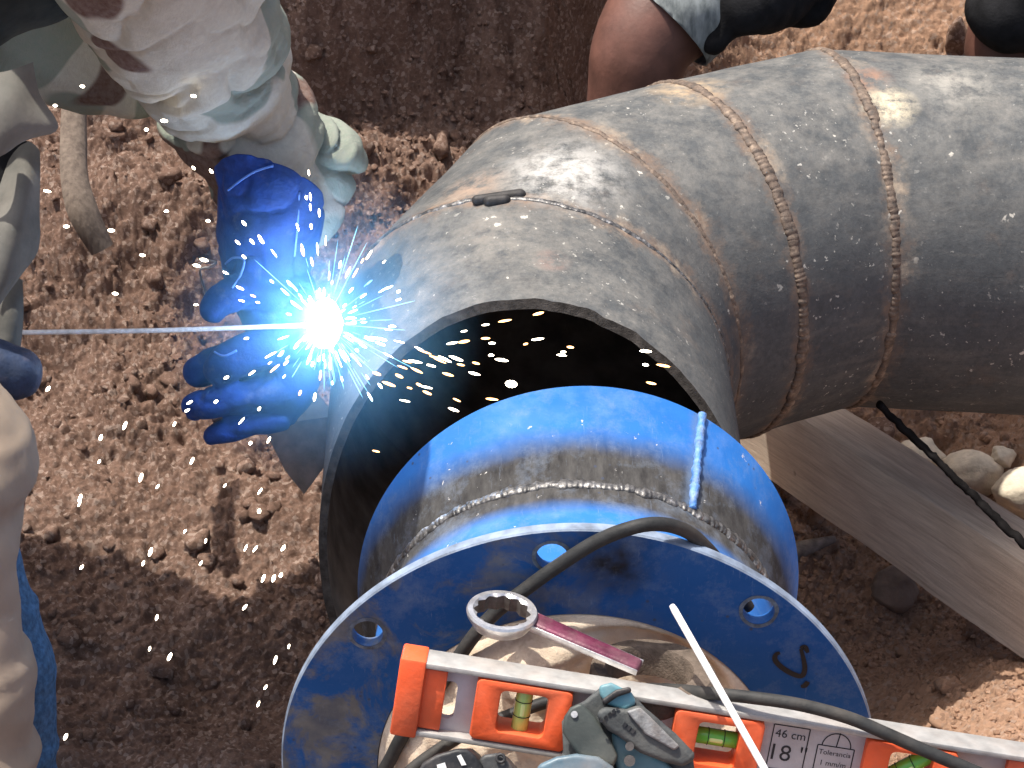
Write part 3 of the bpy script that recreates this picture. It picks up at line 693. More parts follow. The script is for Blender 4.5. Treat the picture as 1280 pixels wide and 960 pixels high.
# ------------------------------------------------------------------ thick dark ring on the sand
rcn = on_flange(812, 835, .049); rd = (rcn-C0)@EZ; rpm = rd/F; rax = nrm(cw([.06, -.925, -.36])); rx = nrm(cw([1, .10, 0])-rax*(cw([1, .10, 0])@rax)); ry = np.cross(rax, rx)
RUST = plain('brown_worn_iron', (.13, .103, .082), .75, .1, .35, 120, .0015, .5, (.15, .115, .09))
V = []; Fc = []; K = 120; pr = [(.92, -.020), (1.0, -.012), (.985, -.003), (.93, 0), (.70, 0), (.665, -.003), (.655, -.022)]
for k in range(K):
    t_ = 2*math.pi*k/K; rb = 1+(.012*(k % 2))
    for j, (r, z) in enumerate(pr):
        r_ = r*80*rpm*(rb if j >= 5 else 1); el_ = 1.0+.07*math.cos(t_-.3) if j < 4 else 1
        V.append(rcn+r_*el_*(math.cos(t_)*rx+math.sin(t_)*ry)+rax*z)
for k in range(K):
    for j in range(7): Fc.append((k*7+j, k*7+(j+1) % 7, ((k+1) % K)*7+(j+1) % 7, ((k+1) % K)*7+j))
o = mesh_obj('iron_ring', V, Fc, RUST, None, rcn); fixn(o.data); autosmooth(o, 30)
tag(o, 'thick brown iron ring with ribbed bore lying between the purple spanner and white rod', 'ring')

# ------------------------------------------------------------------ angle grinder and black tool
gd = 1.345
TEAL = plain('teal_plastic', (.10, .26, .31), .45, 0, .25, 40, .0006, .6, (.33, .30, .26))
GREY = plain('grey_rubber', (.050, .056, .057), .65, 0, .3, 60, .001, .4, (.20, .185, .16))
LGREY = plain('scuffed_grey_label', (.17, .18, .185), .6, 0, .6, 90, .001, .3)
OLIVE = plain('dusty_guard_steel', (.065, .076, .070), .55, .2, .25, 30, .0008, .5, (.26, .24, .20))
BLK = plain('black_plastic', (.018, .019, .021), .5, 0, .3, 60, .0008, .45, (.2, .17, .15))
gr = thing('angle_grinder', P(770, 920, gd), 'dusty teal and grey angle grinder lying in front of the spirit level', 'angle grinder')
gf = nrm(C0-P(780, 920, gd))
def pl(pts, d): return [P(x_, y_, d) for x_, y_ in pts]
def pillow(name, pts, d, depth, mat, parent, bev=.0035): return slab(name, pl(pts, d), gf, depth, mat, parent, bev, seg=4)
pillow('body_core', [(702, 902), (714, 884), (730, 876), (748, 861), (766, 856), (790, 867), (810, 888), (846, 921), (866, 942), (872, 992), (664, 1004), (674, 957), (704, 944)], gd+.004, .05, GREY, gr, .0035)
pillow('motor_housing', [(764, 914), (783, 922), (832, 952), (872, 990), (780, 1000), (768, 950)], gd-.002, .035, TEAL, gr)
pillow('tail_grip', [(744, 893), (754, 883), (783, 886), (800, 880), (812, 889), (845, 917), (868, 941), (869, 951), (853, 958), (831, 953), (800, 941), (774, 921), (760, 913)], gd-.018, .03, GREY, gr, .0035)
pillow('label_panel', [(783, 889), (800, 884), (812, 895), (850, 933), (843, 938), (806, 917)], gd-.0215, .006, LGREY, gr, .0015)
pillow('gear_collar', [(748, 857), (764, 853), (790, 866), (796, 879), (781, 889), (757, 879), (750, 869)], gd-.012, .03, TEAL, gr, .0025)
pillow('collar_band', [(751, 875), (770, 862), (788, 858), (790, 865), (772, 871), (756, 882)], gd-.016, .03, BLK, gr, .002)
pillow('disc_guard', [(713, 884), (726, 878), (744, 896), (761, 921), (773, 946), (766, 960), (750, 953), (722, 943), (703, 916), (705, 896)], gd-.012, .012, OLIVE, gr, .0025)
pillow('gear_head', [(672, 956), (695, 946), (720, 942), (748, 946), (766, 958), (780, 990), (660, 1000)], gd-.020, .03, plain('blue_grey_housing', (.10, .16, .20), .4, 0, .3, 40, .0006, .5), gr, .0035)
for (x_, y_, r_) in ((787, 933, 5.5), (787, 951, 7)):
    c_ = P(x_, y_, gd-.018); v, f = tube_data([c_-gf*.012, c_+gf*.002], r_*gd/F, 20); autosmooth(mesh_obj('lock_knob', v, f, BLK, gr))
c_ = P(718, 893, gd-.011); v, f = tube_data([c_-gf*.004, c_+gf*.002], .0022, 16); autosmooth(mesh_obj('screw', v, f, STEEL, gr))
for i in range(4):
    for j in range(2):
        c_ = P(757+i*5-j*5, 896-i*4+j*5+(2 if i > 2 else 0), gd-.0185); box('vent_slot', c_, np.stack([cw([.75, -.66, 0]), cw([.66, .75, 0]), gf], 1), (.0022, .0014, .0012), BLK, gr)
for i in range(3):
    c_ = P(781+i*5, 906+i*4, gd-.0185); box('vent_slot', c_, np.stack([cw([.8, .6, 0]), cw([-.6, .8, 0]), gf], 1), (.0022, .003, .0012), BLK, gr)
bt = thing('black_power_tool', P(585, 960, 1.37), 'black plastic power tool half cut off below the spirit level', 'power tool')
pillow('housing', [(528, 953), (545, 943), (570, 936), (584, 936), (594, 944), (604, 958), (612, 1000), (500, 1005)], 1.37, .05, BLK, bt, .003)
pillow('housing_lug', [(598, 948), (606, 943), (622, 941), (632, 948), (648, 966), (650, 1000), (605, 1000)], 1.372, .04, plain('dark_grey_plastic', (.05, .052, .052), .5, 0, .3, 60, .0008, .45), bt, .003)
c_ = P(626, 948, 1.371); tube('screw_boss', circ(c_+gf*.001, gf, .0026, 24), .0011, BLK, bt, 8, closed=True)
WHT = plain('white_print', (.75, .75, .73), .6, 0, .1, 40, 0)
for pts in ([(571, 945), (576, 943), (583, 956), (577, 957)], [(546, 956), (556, 953), (560, 965), (548, 968)], [(585, 962), (590, 960), (594, 968), (588, 970)]):
    slab('white_mark', pl(pts, 1.3688), gf, .0005, WHT, bt)

# ------------------------------------------------------------------ cables, rods
RUB = plain('black_cable_rubber', (.026, .027, .027), .6, 0, .3, 60, .0006, .22, (.2, .17, .14), spec=.25)
cpts = [(455, 1000, .02), (483, 958, .02), (505, 917, .02), (545, 864, .018), (589, 799, .016), (620, 765, .012), (655, 738, .010), (692, 711, .009), (742, 679, .009), (785, 661, .010)]
path = [on_flange(x_, y_, l_) for x_, y_, l_ in cpts]
e0 = path[-1]
path += [P(822, 655, (e0-C0)@EZ+.004), P(856, 663, (e0-C0)@EZ+.02), P(880, 682, (e0-C0)@EZ+.035), P(905, 712, (e0-C0)@EZ+.06), P(935, 760, (e0-C0)@EZ+.08)]
tag(tube('power_cable', catmull(path, 10), .0051, RUB, None, 14, path[5]), 'thick black cable arching up over the top edge of the blue flange', 'cable')
z1 = LD+.045
c2 = [(480, 1000, z1), (517, 960, z1), (566, 926, z1), (600, 909, z1), (640, 893, z1+.002), (690, 876, z1+.002), (760, 864, z1), (830, 862, LD+.02), (880, 866, LD-.005), (940, 872, LD-.022), (1000, 881, LD-.026), (1060, 897, LD-.027), (1110, 918, LD-.027), (1160, 940, LD-.027), (1215, 963, LD-.027), (1290, 995, LD-.02)]
path = [P(*c_) for c_ in c2]
tag(tube('power_cable', catmull(path, 10), .0045, RUB, None, 14, path[9]), 'thin black cable running behind then across the spirit level to the right', 'cable')
WROD = plain('white_flux', (.80, .79, .76), .6, 0, .05, 60, .0004)
path = [P(840, 757, 1.415), P(900, 863, 1.37), P(990, 1022, 1.33)]
pp = catmull(path, 10); rr = np.full(len(pp), .0025); rr[0] = .0019; 
tag(tube('welding_electrode', pp, rr, WROD, None, 14, path[0]), 'white coated welding electrode leaning upright in front of the spirit level', 'welding rod')
rodm = N('grey_flux'); rodm.bump(rodm.noise(900, 3), .001, .6); rodm = rodm.out(rodm.ramp(rodm.noise(200, 4), (.35, (.58, .56, .54)), (.65, (.80, .78, .76))), .6)
AD = 1.84; ARC = P(406, 404, AD)
path = [P(-170, 420, AD-.08), P(0, 416, AD-.05), P(200, 413, AD-.03), P(398, 406, AD-.002)]
tag(tube('welding_electrode', catmull(path, 16), .0022, rodm, None, 12, path[1]), 'long grey welding electrode reaching from the left edge to the arc', 'welding rod')

# ------------------------------------------------------------------ timber, stones, strap, stake, scrap
m = N('weathered_timber'); g1 = m.noise(30, 6, .65, .3, (.25, 3, 3)); g2 = m.noise(120, 5, .7, 0, (.12, 3, 3))
col = m.ramp(g1, (.3, (.50, .40, .31)), (.55, (.66, .55, .44)), (.75, (.74, .64, .53)))
col = m.mix(m.ramp(g2, (.35, .45), (.55, 0.)), col, (.33, .26, .21))
col = m.mix(m.ramp(m.noise(9, 4), (.5, 0.), (.7, .4)), col, (.46, .36, .29))
knots = m.math('MULTIPLY', m.ramp(m.vor(22), (.05, 1.), (.1, 0.)), m.ramp(m.noise(6, 2), (.5, 0.), (.55, 1.)))
col = m.mix(knots, col, (.12, .07, .05))
m.bump(g2, .0015, .6); m.bump(m.noise(300, 4), .0006, .5); WOOD = m.out(col, .85, 0, Specular_IOR_Level=.2)
TZ = -.205; ta_ = G(972, 611, TZ); tb_ = G(1280, 828, TZ+.125)
td = nrm(tb_-ta_); tn = nrm(np.cross(td, [0, 0, 1.])); tup = np.cross(tn, td); tup = tup if tup[2] > 0 else -tup; tn = tn if tn[1] < 0 else -tn      # faces the viewer
HT, WT = .130, .066
A0 = ta_-td*.42; Ln_ = 1.25; nl = 120; V = []; Fc = []
sec = []
for (u_, v_) in ((0, .006), (0, .04), (0, .08), (0, HT-.009), (.003, HT-.003), (.010, HT), (.03, HT+.001), (WT-.008, HT-.001), (WT, HT-.008), (WT, .05), (WT, .006), (WT-.006, 0), (.006, 0)): sec.append((u_, v_))
ns_ = len(sec)
for i in range(nl+1):
    s_ = Ln_*i/nl
    for j, (u_, v_) in enumerate(sec):
        p_ = A0+td*s_-tn*u_+tup*v_; V.append(p_)
V = np.array(V); dn = n3(V, 9, 3)*.003+n3(V, 35, 6)*.0012; V = V+np.outer(dn, tn)+np.outer(n3(V, 7, 12)*.003, [0, 0, 1])
for i in range(nl):
    for j in range(ns_): Fc.append((i*ns_+j, i*ns_+(j+1) % ns_, (i+1)*ns_+(j+1) % ns_, (i+1)*ns_+j))
Fc += [tuple(range(ns_)), tuple(nl*ns_+j for j in range(ns_))[::-1]]
ax_ = np.stack([td, -tn, tup], 1); ax_[:, 2] *= np.linalg.det(ax_)
o = mesh_obj('timber_beam', (V-A0)@ax_, Fc, WOOD); fixn(o.data); autosmooth(o, 28)
o.location = Vector(A0); o.rotation_euler = Matrix(ax_.tolist()).to_euler()
tag(o, 'weathered grey timber beam slanting out from under the black pipe', 'timber')
STONE = plain('pale_limestone', (.66, .58, .45), .9, 0, .3, 30, .002, .4, (.34, .23, .16))
STONE2 = plain('brown_stone', (.25, .19, .15), .9, 0, .3, 30, .002, .4, (.3, .2, .14))
def GT(px, py, up=0.):                      # where the line of sight meets the soil
    r = cw([(px-640)/F, (py-480)/F, 1.0]); t_ = np.linspace(1.5, 3.6, 2200); q_ = C0+t_[:, None]*r; k = np.argmax(q_[:, 2] < height(q_[:, 0], q_[:, 1])+up); return q_[k]
def stone(px, py, z, size, label, mat, seed, name='stone'):
    c_ = GT(px, py, size[2]*.45); bm = bmesh.new(); bmesh.ops.create_icosphere(bm, subdivisions=4, radius=1); v = np.array([x.co[:] for x in bm.verts]); f = [[x.index for x in y.verts] for y in bm.faces]; bm.free()
    r_ = np.random.default_rng(seed)
    for _ in range(9):                                                # knock flats off it
        n_ = nrm(r_.normal(size=3)); lim = r_.uniform(.62, .85); dd = v@n_; k = dd > lim; v[k] -= np.outer((dd[k]-lim)*.85, n_)
    v = v*(1+.08*n3(v+seed, 2.2, seed)+.05*n3(v, 6, seed+1)+.025*n3(v, 15, seed+2))[:, None]
    tag(mesh_obj(name, c_+v*np.array(size), f, mat, None, c_), label, 'stone')
stone(1150, 574, -.225, (.036, .034, .034), 'pale round limestone beside the top of the timber beam', STONE, 3)
stone(1214, 594, -.225, (.044, .035, .036), 'wide pale limestone in the middle behind the black strip', STONE, 8)
stone(1176, 606, -.23, (.030, .026, .024), 'small pale stone wedged between the black strip and timber', STONE, 12)
stone(1276, 616, -.225, (.040, .035, .034), 'pale limestone cut off by the right edge', STONE, 17)
stone(1252, 572, 0, (.020, .018, .016), 'small pale stone behind the wide limestone near the right edge', STONE, 52)
stone(1118, 738, -.19, (.03, .026, .034), 'brown stone in the shade under the timber beam', STONE2, 22)
stone(1196, 46, .30, (.018, .02, .035), 'sunlit pale clod beside the black clothing at top right', SOIL, 31, 'earth_clod')
stone(1098, 548, -.19, (.028, .03, .03), 'dark brown earth clod under the pipe beside the strip', SOIL, 41, 'earth_clod')
# fibrous scrap on the ground behind the blue collar
def GT0(px, py, z):
    p_ = G(px, py, z); return p_
c_ = [GT(985, 694, .006), GT(1004, 686, .009), GT(1022, 680, .006), GT(1042, 674, 0)]
FIB = N('grey_fibre'); FIB.bump(FIB.noise(200, 4, .7, 0, (1, 1, 6)), .002, .8); FIB = FIB.out(FIB.ramp(FIB.noise(90, 4), (.3, (.16, .13, .11)), (.7, (.34, .29, .25))), .95)
tag(tube('fibre_rope', catmull(c_, 8), np.linspace(.014, .005, 25), FIB, None, 14, c_[1]), 'short frayed grey fibre end lying behind the blue collar', 'rope')
# black strip
STRAP = plain('black_rubber_strip', (.010, .009, .009), .85, 0, .4, 80, .001, spec=.05)
p0, p1 = P(1098, 505, 2.18), P(1300, 700, 2.16)
path = np.array([p0+(p1-p0)*t_ for t_ in np.linspace(0, 1, 60)]); path += .0012*np.stack([vnoise(np.arange(60)*.7, np.zeros(60), s_) for s_ in (1, 2, 3)], 1)
tag(tube('rubber_strip', path, .0078*(1+.14*vnoise(np.arange(60)*.8, np.zeros(60), 9)), STRAP, None, 10, p0, flat=.5), 'ragged black rubber strip hanging from the pipe past the pale stones', 'strip')
# wooden stake
m = N('muddy_stake'); g = m.noise(60, 5, .6, 0, (3, 3, .3)); m.bump(g, .002, .6); MST = m.out(m.ramp(g, (.3, (.10, .075, .06)), (.7, (.21, .165, .13))), .9)
path = catmull([P(93, 105, 2.18), P(92, 170, 2.16), P(93, 220, 2.14), P(104, 265, 2.13), P(128, 312, 2.14)], 8)
rr = catmull([np.array([x]) for x in (.012, .014, .0145, .0165, .013)], 8)[:, 0]
V, Fc = tube_data(path, rr, 10, flat=.55)
tag(autosmooth(mesh_obj('wooden_stake', V, Fc, MST, None, path[-1])), 'bent muddy wooden stake standing in the soil behind the welder', 'stake')
# scrap plate under the glove
PLT = plain('grey_scrap_steel', (.20, .19, .19), .5, .3, .3, 60, .0008, .4)
g0 = nrm(C0-P(370, 560, 2.0))
o = slab('scrap_plate', [P(x_, y_, d_) for x_, y_, d_ in ((328, 532, 1.98), (398, 492, 2.0), (420, 520, 2.0), (408, 580, 2.02), (380, 618, 2.02), (356, 588, 2.01))], g0, .006, PLT, None, .001, loc=P(370, 640, 2.02))
tag(o, 'grey scrap of steel plate standing in the soil under the glove', 'metal scrap')
wire = [P(248, 330, 1.9), P(258, 326, 1.89), P(270, 328, 1.88), P(262, 334, 1.89), P(250, 338, 1.9), P(255, 360, 1.92), P(262, 385, 1.93)]
tag(tube('bent_wire', catmull(wire, 8), .0012, STEEL, None, 8, wire[0]), 'thin bent wire loop sticking up beside the blue glove', 'wire')

# ------------------------------------------------------------------ people
def camo():
    m = N('camouflage_cloth'); a_ = m.noise(6.5, 2, .45, .5); b_ = m.noise(7.5, 2, .45, .8, None)
    mp = m.n('Mapping'); m.t.links.new(m.tc.outputs['Object'], mp.inputs[0]); mp.inputs['Location'].default_value = (3.1, 1.7, .4)
    c_ = m.noise(7, 2, .45, .6, None, mp.outputs[0])
    col = m.mix(m.ramp(a_, (.50, 0.), (.515, 1.)), (.47, .45, .375), (.215, .25, .205))
    col = m.mix(m.ramp(c_, (.60, 0.), (.612, 1.)), col, (.115, .066, .052))
    col = m.mix(m.ramp(m.noise(200, 3), (.4, .25), (.7, 0.)), col, (.3, .27, .24))
    m.bump(m.noise(900, 2), .0007, .7); m.bump(m.noise(34, 6, .65, .8), .006, .5); return m.out(col, .9, 0, Specular_IOR_Level=.15)
CAMO = camo()
SKIN = plain('brown_skin', (.115, .052, .038), .55, 0, .25, 40, .0006)
m = N('blue_leather'); col = m.ramp(m.noise(50, 5, .6), (.3, (.008, .028, .15)), (.7, (.018, .07, .33)))
col = m.mix(m.ramp(m.noise(14, 4), (.5, 0.), (.7, .7)), col, (.018, .045, .13)); m.bump(m.noise(260, 4), .0015, .6); m.bump(m.noise(40, 4), .004, .4)
col = m.mix(m.ramp(m.noise(35, 6, .7), (.58, 0.), (.75, .5)), col, (.16, .19, .27)); GLOVE = m.out(col, .7, 0, Specular_IOR_Level=.25)
DKBLUE = plain('dark_blue_leather', (.02, .035, .075), .6, 0, .4, 60, .001, .3)
BEIGE = plain('beige_cotton', (.26, .205, .155), .9, 0, .12, 14, .0008, .35, (.34, .25, .19))
JEAN = plain('blue_denim', (.05, .11, .20), .9, 0, .45, 200, .0008, .3, (.12, .16, .22))
BLKC = plain('black_cloth', (.012, .012, .013), .85, 0, .4, 60, .001)
DKJ = plain('dark_green_jacket', (.022, .026, .024), .8, 0, .4, 40, .001, .3, (.06, .055, .05))
GREYC = plain('grey_green_cloth', (.125, .122, .108), .9, 0, .25, 30, .0008, .4, (.28, .24, .2))
def folds(amp, sc, axis_w, seed):
    def f(p, n): 
        a_ = p@axis_w; q_ = np.stack([a_*3.0, p[:, 0], p[:, 2]], 1)
        r1 = 1-2*np.abs(n3(q_, sc, seed)); return amp*(r1+.5*n3(p, sc*2.3, seed+4))
    return f
wl = thing('person', P(-160, 700, 1.6), 'person welding in camouflage sleeve, blue gauntlet and beige trousers at the left edge', 'person')
armp = [P(60, -330, 1.46), P(200, -70, 1.66), P(262, 70, 1.80), P(318, 160, 1.865), P(345, 230, 1.875), P(345, 300, 1.868)]
fuse('body', [[(P(-420, 480, 1.86), .15), (P(-420, 180, 1.84), .16), (P(-330, -150, 1.80), .17), (P(-260, -330, 1.76), .10), (P(-230, -430, 1.74), .06), (P(-215, -540, 1.73), .09), (P(-215, -610, 1.73), .08)],
              [(P(-300, -280, 1.72), .085), (P(-110, -420, 1.52), .066), (P(60, -330, 1.46), .058)]+[(p_, r_) for p_, r_ in zip(armp[1:], (.052, .046, .036, .030, .030))]+[(P(350, 370, 1.87), .032)],
              [(P(-430, 480, 1.86), .11), (P(-95, 540, 1.62), .070), (P(-85, 760, 1.60), .052), (P(-85, 1020, 1.60), .045)],
              [(P(-400, 520, 1.90), .10), (P(-80, 720, 1.72), .045), (P(-30, 860, 1.70), .034), (P(-20, 1020, 1.70), .034)]], .012, SKIN, wl)
ax_arm = nrm(armp[4]-armp[1])
def sleeve_disp(p, n):
    s_ = (p-armp[1])@ax_arm; L_ = np.linalg.norm(armp[4]-armp[1]); t_ = np.clip(s_/L_, 0, 1)
    side = p@nrm(np.cross(ax_arm, EZ)); dep_ = p@EZ
    # long slanting folds that bunch up toward the cuff: round ridges, sharp creases
    q_ = np.stack([s_*(.8+.7*t_)+side*.35, side*.62-s_*.45, dep_*.6+s_*.3], 1)
    f1 = n3(q_, 15, 3); f2 = n3(q_+5, 27, 8)
    a1 = .75+.9*t_
    return a1*(.016*(np.abs(f1)-.22)-.0045*np.exp(-(f1/.07)**2)+.006*(np.abs(f2)-.2)-.002*np.exp(-(f2/.07)**2))+.004*n3(p, 9, 2)+a1*.0032*(np.abs(n3(q_+9, 52, 12))-.2)
fuse('camouflage_sleeve', [[(P(60, -300, 1.46), .10), (P(150, -150, 1.58), .098), (P(218, -10, 1.70), .083), (P(268, 85, 1.80), .070), (P(310, 150, 1.855), .063), (P(342, 198, 1.885), .061), (P(352, 240, 1.90), .050)],
                           [(P(345, 175, 1.87), .046), (P(385, 192, 1.885), .042), (P(412, 204, 1.895), .034)], [(P(320, 170, 1.87), .040), (P(268, 160, 1.88), .044), (P(236, 150, 1.885), .034)]], .0026, CAMO, wl, None, 4, sleeve_disp)
fuse('camouflage_jacket', [[(P(20, 20, 1.90), .07), (P(95, 62, 1.92), .055), (P(160, 95, 1.92), .036)], [(P(60, -60, 1.9), .1), (P(90, 40, 1.92), .06)]], .005, CAMO, wl, None, 5, folds(.005, 9, np.array([.6, 0, .8]), 4))
fuse('dark_jacket', [[(P(-420, 420, 1.86), .17), (P(-420, 160, 1.84), .18), (P(-330, -150, 1.80), .19), (P(-270, -300, 1.77), .12)], [(P(-300, -60, 1.78), .15), (P(-120, -60, 1.68), .10), (P(10, -60, 1.66), .068), (P(62, -92, 1.66), .055)], [(P(-140, -160, 1.66), .11), (P(-50, 10, 1.64), .045)]], .007, DKJ, wl, None, 5, folds(.006, 8, np.array([.5, 0, .8]), 9))
# torn hanging flaps of the jacket front
def flap(name, rows, mat, th_=.003, seed=0):
    A = np.array([[P(*q_) for q_ in r] for r in rows]); a_, b_ = A.shape[:2]
    U = np.stack([catmull(list(A[i]), 6) for i in range(a_)]); U = np.stack([catmull(list(U[:, j]), 6) for j in range(U.shape[1])], 1)
    a_, b_ = U.shape[:2]; V = U.reshape(-1, 3); V = V+np.outer(n3(V, 22, seed)*.004, EZ)
    Fc = [(i*b_+j, i*b_+j+1, (i+1)*b_+j+1, (i+1)*b_+j) for i in range(a_-1) for j in range(b_-1)]
    o = mesh_obj(name, V, Fc, mat, wl); s_ = o.modifiers.new('s', 'SOLIDIFY'); s_.thickness = th_; realise(o); autosmooth(o, 60); return o
flap('jacket_flap', [[(-30, 92, 1.60), (5, 92, 1.59), (40, 78, 1.60)], [(-30, 130, 1.59), (10, 122, 1.575), (47, 118, 1.60)], [(-30, 172, 1.59), (8, 160, 1.575), (72, 160, 1.60)], [(-30, 212, 1.6), (0, 195, 1.585), (34, 168, 1.60)]], GREYC, .002, 3)
flap('jacket_lining', [[(-40, 190, 1.64), (10, 180, 1.65), (34, 176, 1.65)], [(-40, 250, 1.64), (10, 240, 1.65), (26, 232, 1.65)], [(-40, 300, 1.64), (-5, 290, 1.65), (12, 275, 1.65)]], BLKC, .002, 5)
flap('jacket_hem', [[(20, 180, 1.655), (36, 178, 1.65), (49, 190, 1.65)], [(-10, 262, 1.64), (24, 252, 1.62), (47, 262, 1.64)], [(-40, 300, 1.63), (10, 300, 1.61), (46, 310, 1.64)], [(-40, 372, 1.63), (4, 350, 1.61), (26, 340, 1.64)], [(-60, 400, 1.63), (-16, 390, 1.62), (2, 372, 1.64)]], GREYC, .002, 7)
flap('jacket_hem', [[(-40, 340, 1.68), (10, 345, 1.68), (28, 350, 1.68)], [(-40, 400, 1.68), (8, 400, 1.67), (27, 400, 1.68)], [(-40, 450, 1.68), (4, 450, 1.67), (22, 448, 1.68)]], GREYC, .002, 9)
fuse('trouser_leg', [[(P(-420, 480, 1.84), .13), (P(-200, 520, 1.66), .10), (P(-86, 560, 1.58), .070), (P(-92, 640, 1.54), .066), (P(-96, 740, 1.54), .064), (P(-98, 768, 1.54), .058), (P(-90, 830, 1.54), .066), (P(-84, 930, 1.54), .069), (P(-82, 1040, 1.55), .069)]], .005, BEIGE, wl, None, 4, lambda p, n: folds(.0085, 8, np.array([0, .3, .9]), 14)(p, n)+folds(.0035, 19, np.array([.2, .3, .9]), 15)(p, n))
fuse('denim_leg', [[(P(-40, 700, 1.66), .04), (P(-12, 800, 1.66), .042), (P(6, 880, 1.67), .040), (P(8, 960, 1.68), .041), (P(10, 1050, 1.69), .043)]], .0045, JEAN, wl, None, 3, folds(.004, 12, np.array([0, .3, .9]), 18))
fuse('dark_glove', [[(P(-60, 478, 1.66), .034), (P(-12, 466, 1.65), .030), (P(18, 467, 1.65), .022)]], .004, DKBLUE, wl, None, 3, folds(.0012, 20, np.array([0, .3, .9]), 21))
# welding gauntlet: cuff + hand with curled fingers
def gl_disp(p, n):
    f1 = n3(p, 34, 8); return .0022*n3(p, 40, 3)+.004*(np.abs(f1)-.2)-.0016*np.exp(-(f1/.07)**2)
gauntlet = fuse('gauntlet', [
    [(P(344, 150, 1.822), .058), (P(343, 215, 1.828), .053), (P(340, 265, 1.84), .047), (P(332, 320, 1.855), .042), (P(330, 352, 1.862), .036)],
    [(P(330, 350, 1.862), .036), (P(348, 390, 1.862), .034), (P(366, 430, 1.862), .028), (P(368, 480, 1.862), .022), (P(352, 515, 1.865), .014)],
    [(P(360, 370, 1.85), .026), (P(318, 362, 1.835), .0205), (P(284, 372, 1.83), .0175), (P(268, 385, 1.83), .014)],      # thumb
    [(P(362, 434, 1.85), .022), (P(320, 440, 1.835), .0185), (P(290, 452, 1.83), .0175), (P(278, 462, 1.835), .016)],       # index, bent
    [(P(358, 452, 1.868), .020), (P(300, 452, 1.865), .0175), (P(262, 458, 1.862), .0165), (P(250, 464, 1.865), .0155)],    # middle
    [(P(362, 490, 1.86), .018), (P(310, 497, 1.85), .0160), (P(265, 503, 1.845), .0145), (P(246, 509, 1.85), .0125)],       # ring
    [(P(352, 520, 1.865), .0145), (P(312, 532, 1.86), .0125), (P(280, 539, 1.858), .0110), (P(262, 546, 1.86), .0085)]],   # little
    .0024, GLOVE, wl, None, 3, gl_disp, [(P(341, 214, 1.79), cw([.22, -.90, .40]))])
PIPING = plain('glove_piping', (.10, .22, .62), .5, 0, .2, 60, 0)
def on_surf(o, pts, lift):
    out = []; org = np.array(wloc(o))
    for px, py in pts:
        r_ = nrm(cw([(px-640)/F, (py-480)/F, 1.])); ok, loc_, no_, _ = o.ray_cast(Vector(C0-org), Vector(r_))
        if ok: out.append(np.array(loc_)+org-r_*lift)
    return out
bpy.context.view_layer.update()
for pts in ([(285, 238), (300, 226), (320, 214), (342, 207), (362, 203), (380, 208), (398, 222)], [(372, 205), (374, 240), (372, 280), (368, 320)], [(282, 330), (292, 322), (305, 325), (300, 345), (290, 360)], [(296, 438), (280, 445), (268, 440)]):
    s_ = on_surf(gauntlet, pts, .0004)
    if len(s_) > 2: tube('seam', catmull(s_, 6), .0011, PIPING, gauntlet, 8)

# kneeling helper behind the pipe
hp = thing('person', P(840, 60, 2.45), 'person in grey heather shorts with bare brown knee behind the pipe', 'person')
hd = 2.42
fuse('body', [[(P(1010, -330, 2.5), .12), (P(960, -180, 2.47), .105), (P(880, -40, hd), .082), (P(815, 35, hd-.03), .062), (P(795, 75, hd-.03), .056)],
              [(P(795, 75, hd-.03), .055), (P(790, 190, hd+.02), .055), (P(790, 330, hd+.08), .045), (P(785, 450, hd+.12), .038)],
              [(P(1010, -330, 2.5), .13), (P(1015, -520, 2.5), .15), (P(1010, -700, 2.5), .15), (P(1010, -800, 2.5), .06), (P(1010, -900, 2.5), .09)]], .008, SKIN, hp)
m = N('grey_heather'); g = m.noise(90, 4, .6, 0, (1, 1, .25)); HEATH = m.out(m.ramp(g, (.35, (.10, .115, .115)), (.65, (.27, .295, .29))), .9)
ha = cw([-.69, .72, 0])
fuse('grey_shorts', [[(P(1010, -330, 2.5), .14), (P(970, -190, 2.46), .115), (P(905, -75, hd), .083), (P(855, 5, hd-.03), .071), (P(820, 45, hd-.03), .066)]], .006, HEATH, hp, None, 3, folds(.004, 10, np.array([.5, 0, .8]), 3), [(P(828, 36, hd), ha)])
fuse('black_shorts', [[(P(1060, -330, 2.53), .14), (P(1010, -160, 2.50), .11), (P(950, -40, 2.46), .06), (P(930, 0, 2.36), .045), (P(903, 46, 2.35), .020)], [(P(1010, -120, 2.45), .1), (P(975, -30, 2.40), .050), (P(950, 5, 2.38), .026)],
                      [(P(1000, -60, 2.49), .06), (P(1004, -2, 2.44), .030)]], .006, BLKC, hp, None, 2, folds(.011, 11, np.array([.7, 0, .5]), 6))
h2 = thing('person', P(1270, 60, 2.5), 'person in black clothing at the top right corner behind the pipe', 'person')
fuse('body', [[(P(1420, -250, 2.55), .13), (P(1330, -60, 2.5), .075), (P(1262, 40, 2.46), .05), (P(1258, 75, 2.46), .05)], [(P(1258, 70, 2.46), .05), (P(1275, 260, 2.55), .05), (P(1285, 420, 2.6), .04)],
              [(P(1420, -250, 2.55), .14), (P(1430, -480, 2.55), .15), (P(1430, -650, 2.55), .06), (P(1430, -760, 2.55), .09)]], .008, SKIN, h2)
fuse('black_trousers', [[(P(1420, -250, 2.55), .15), (P(1340, -70, 2.48), .095), (P(1292, -6, 2.40), .076), (P(1262, 12, 2.39), .048)]], .006, BLKC, h2, None, 3, folds(.004, 10, np.array([.5, 0, .8]), 8))

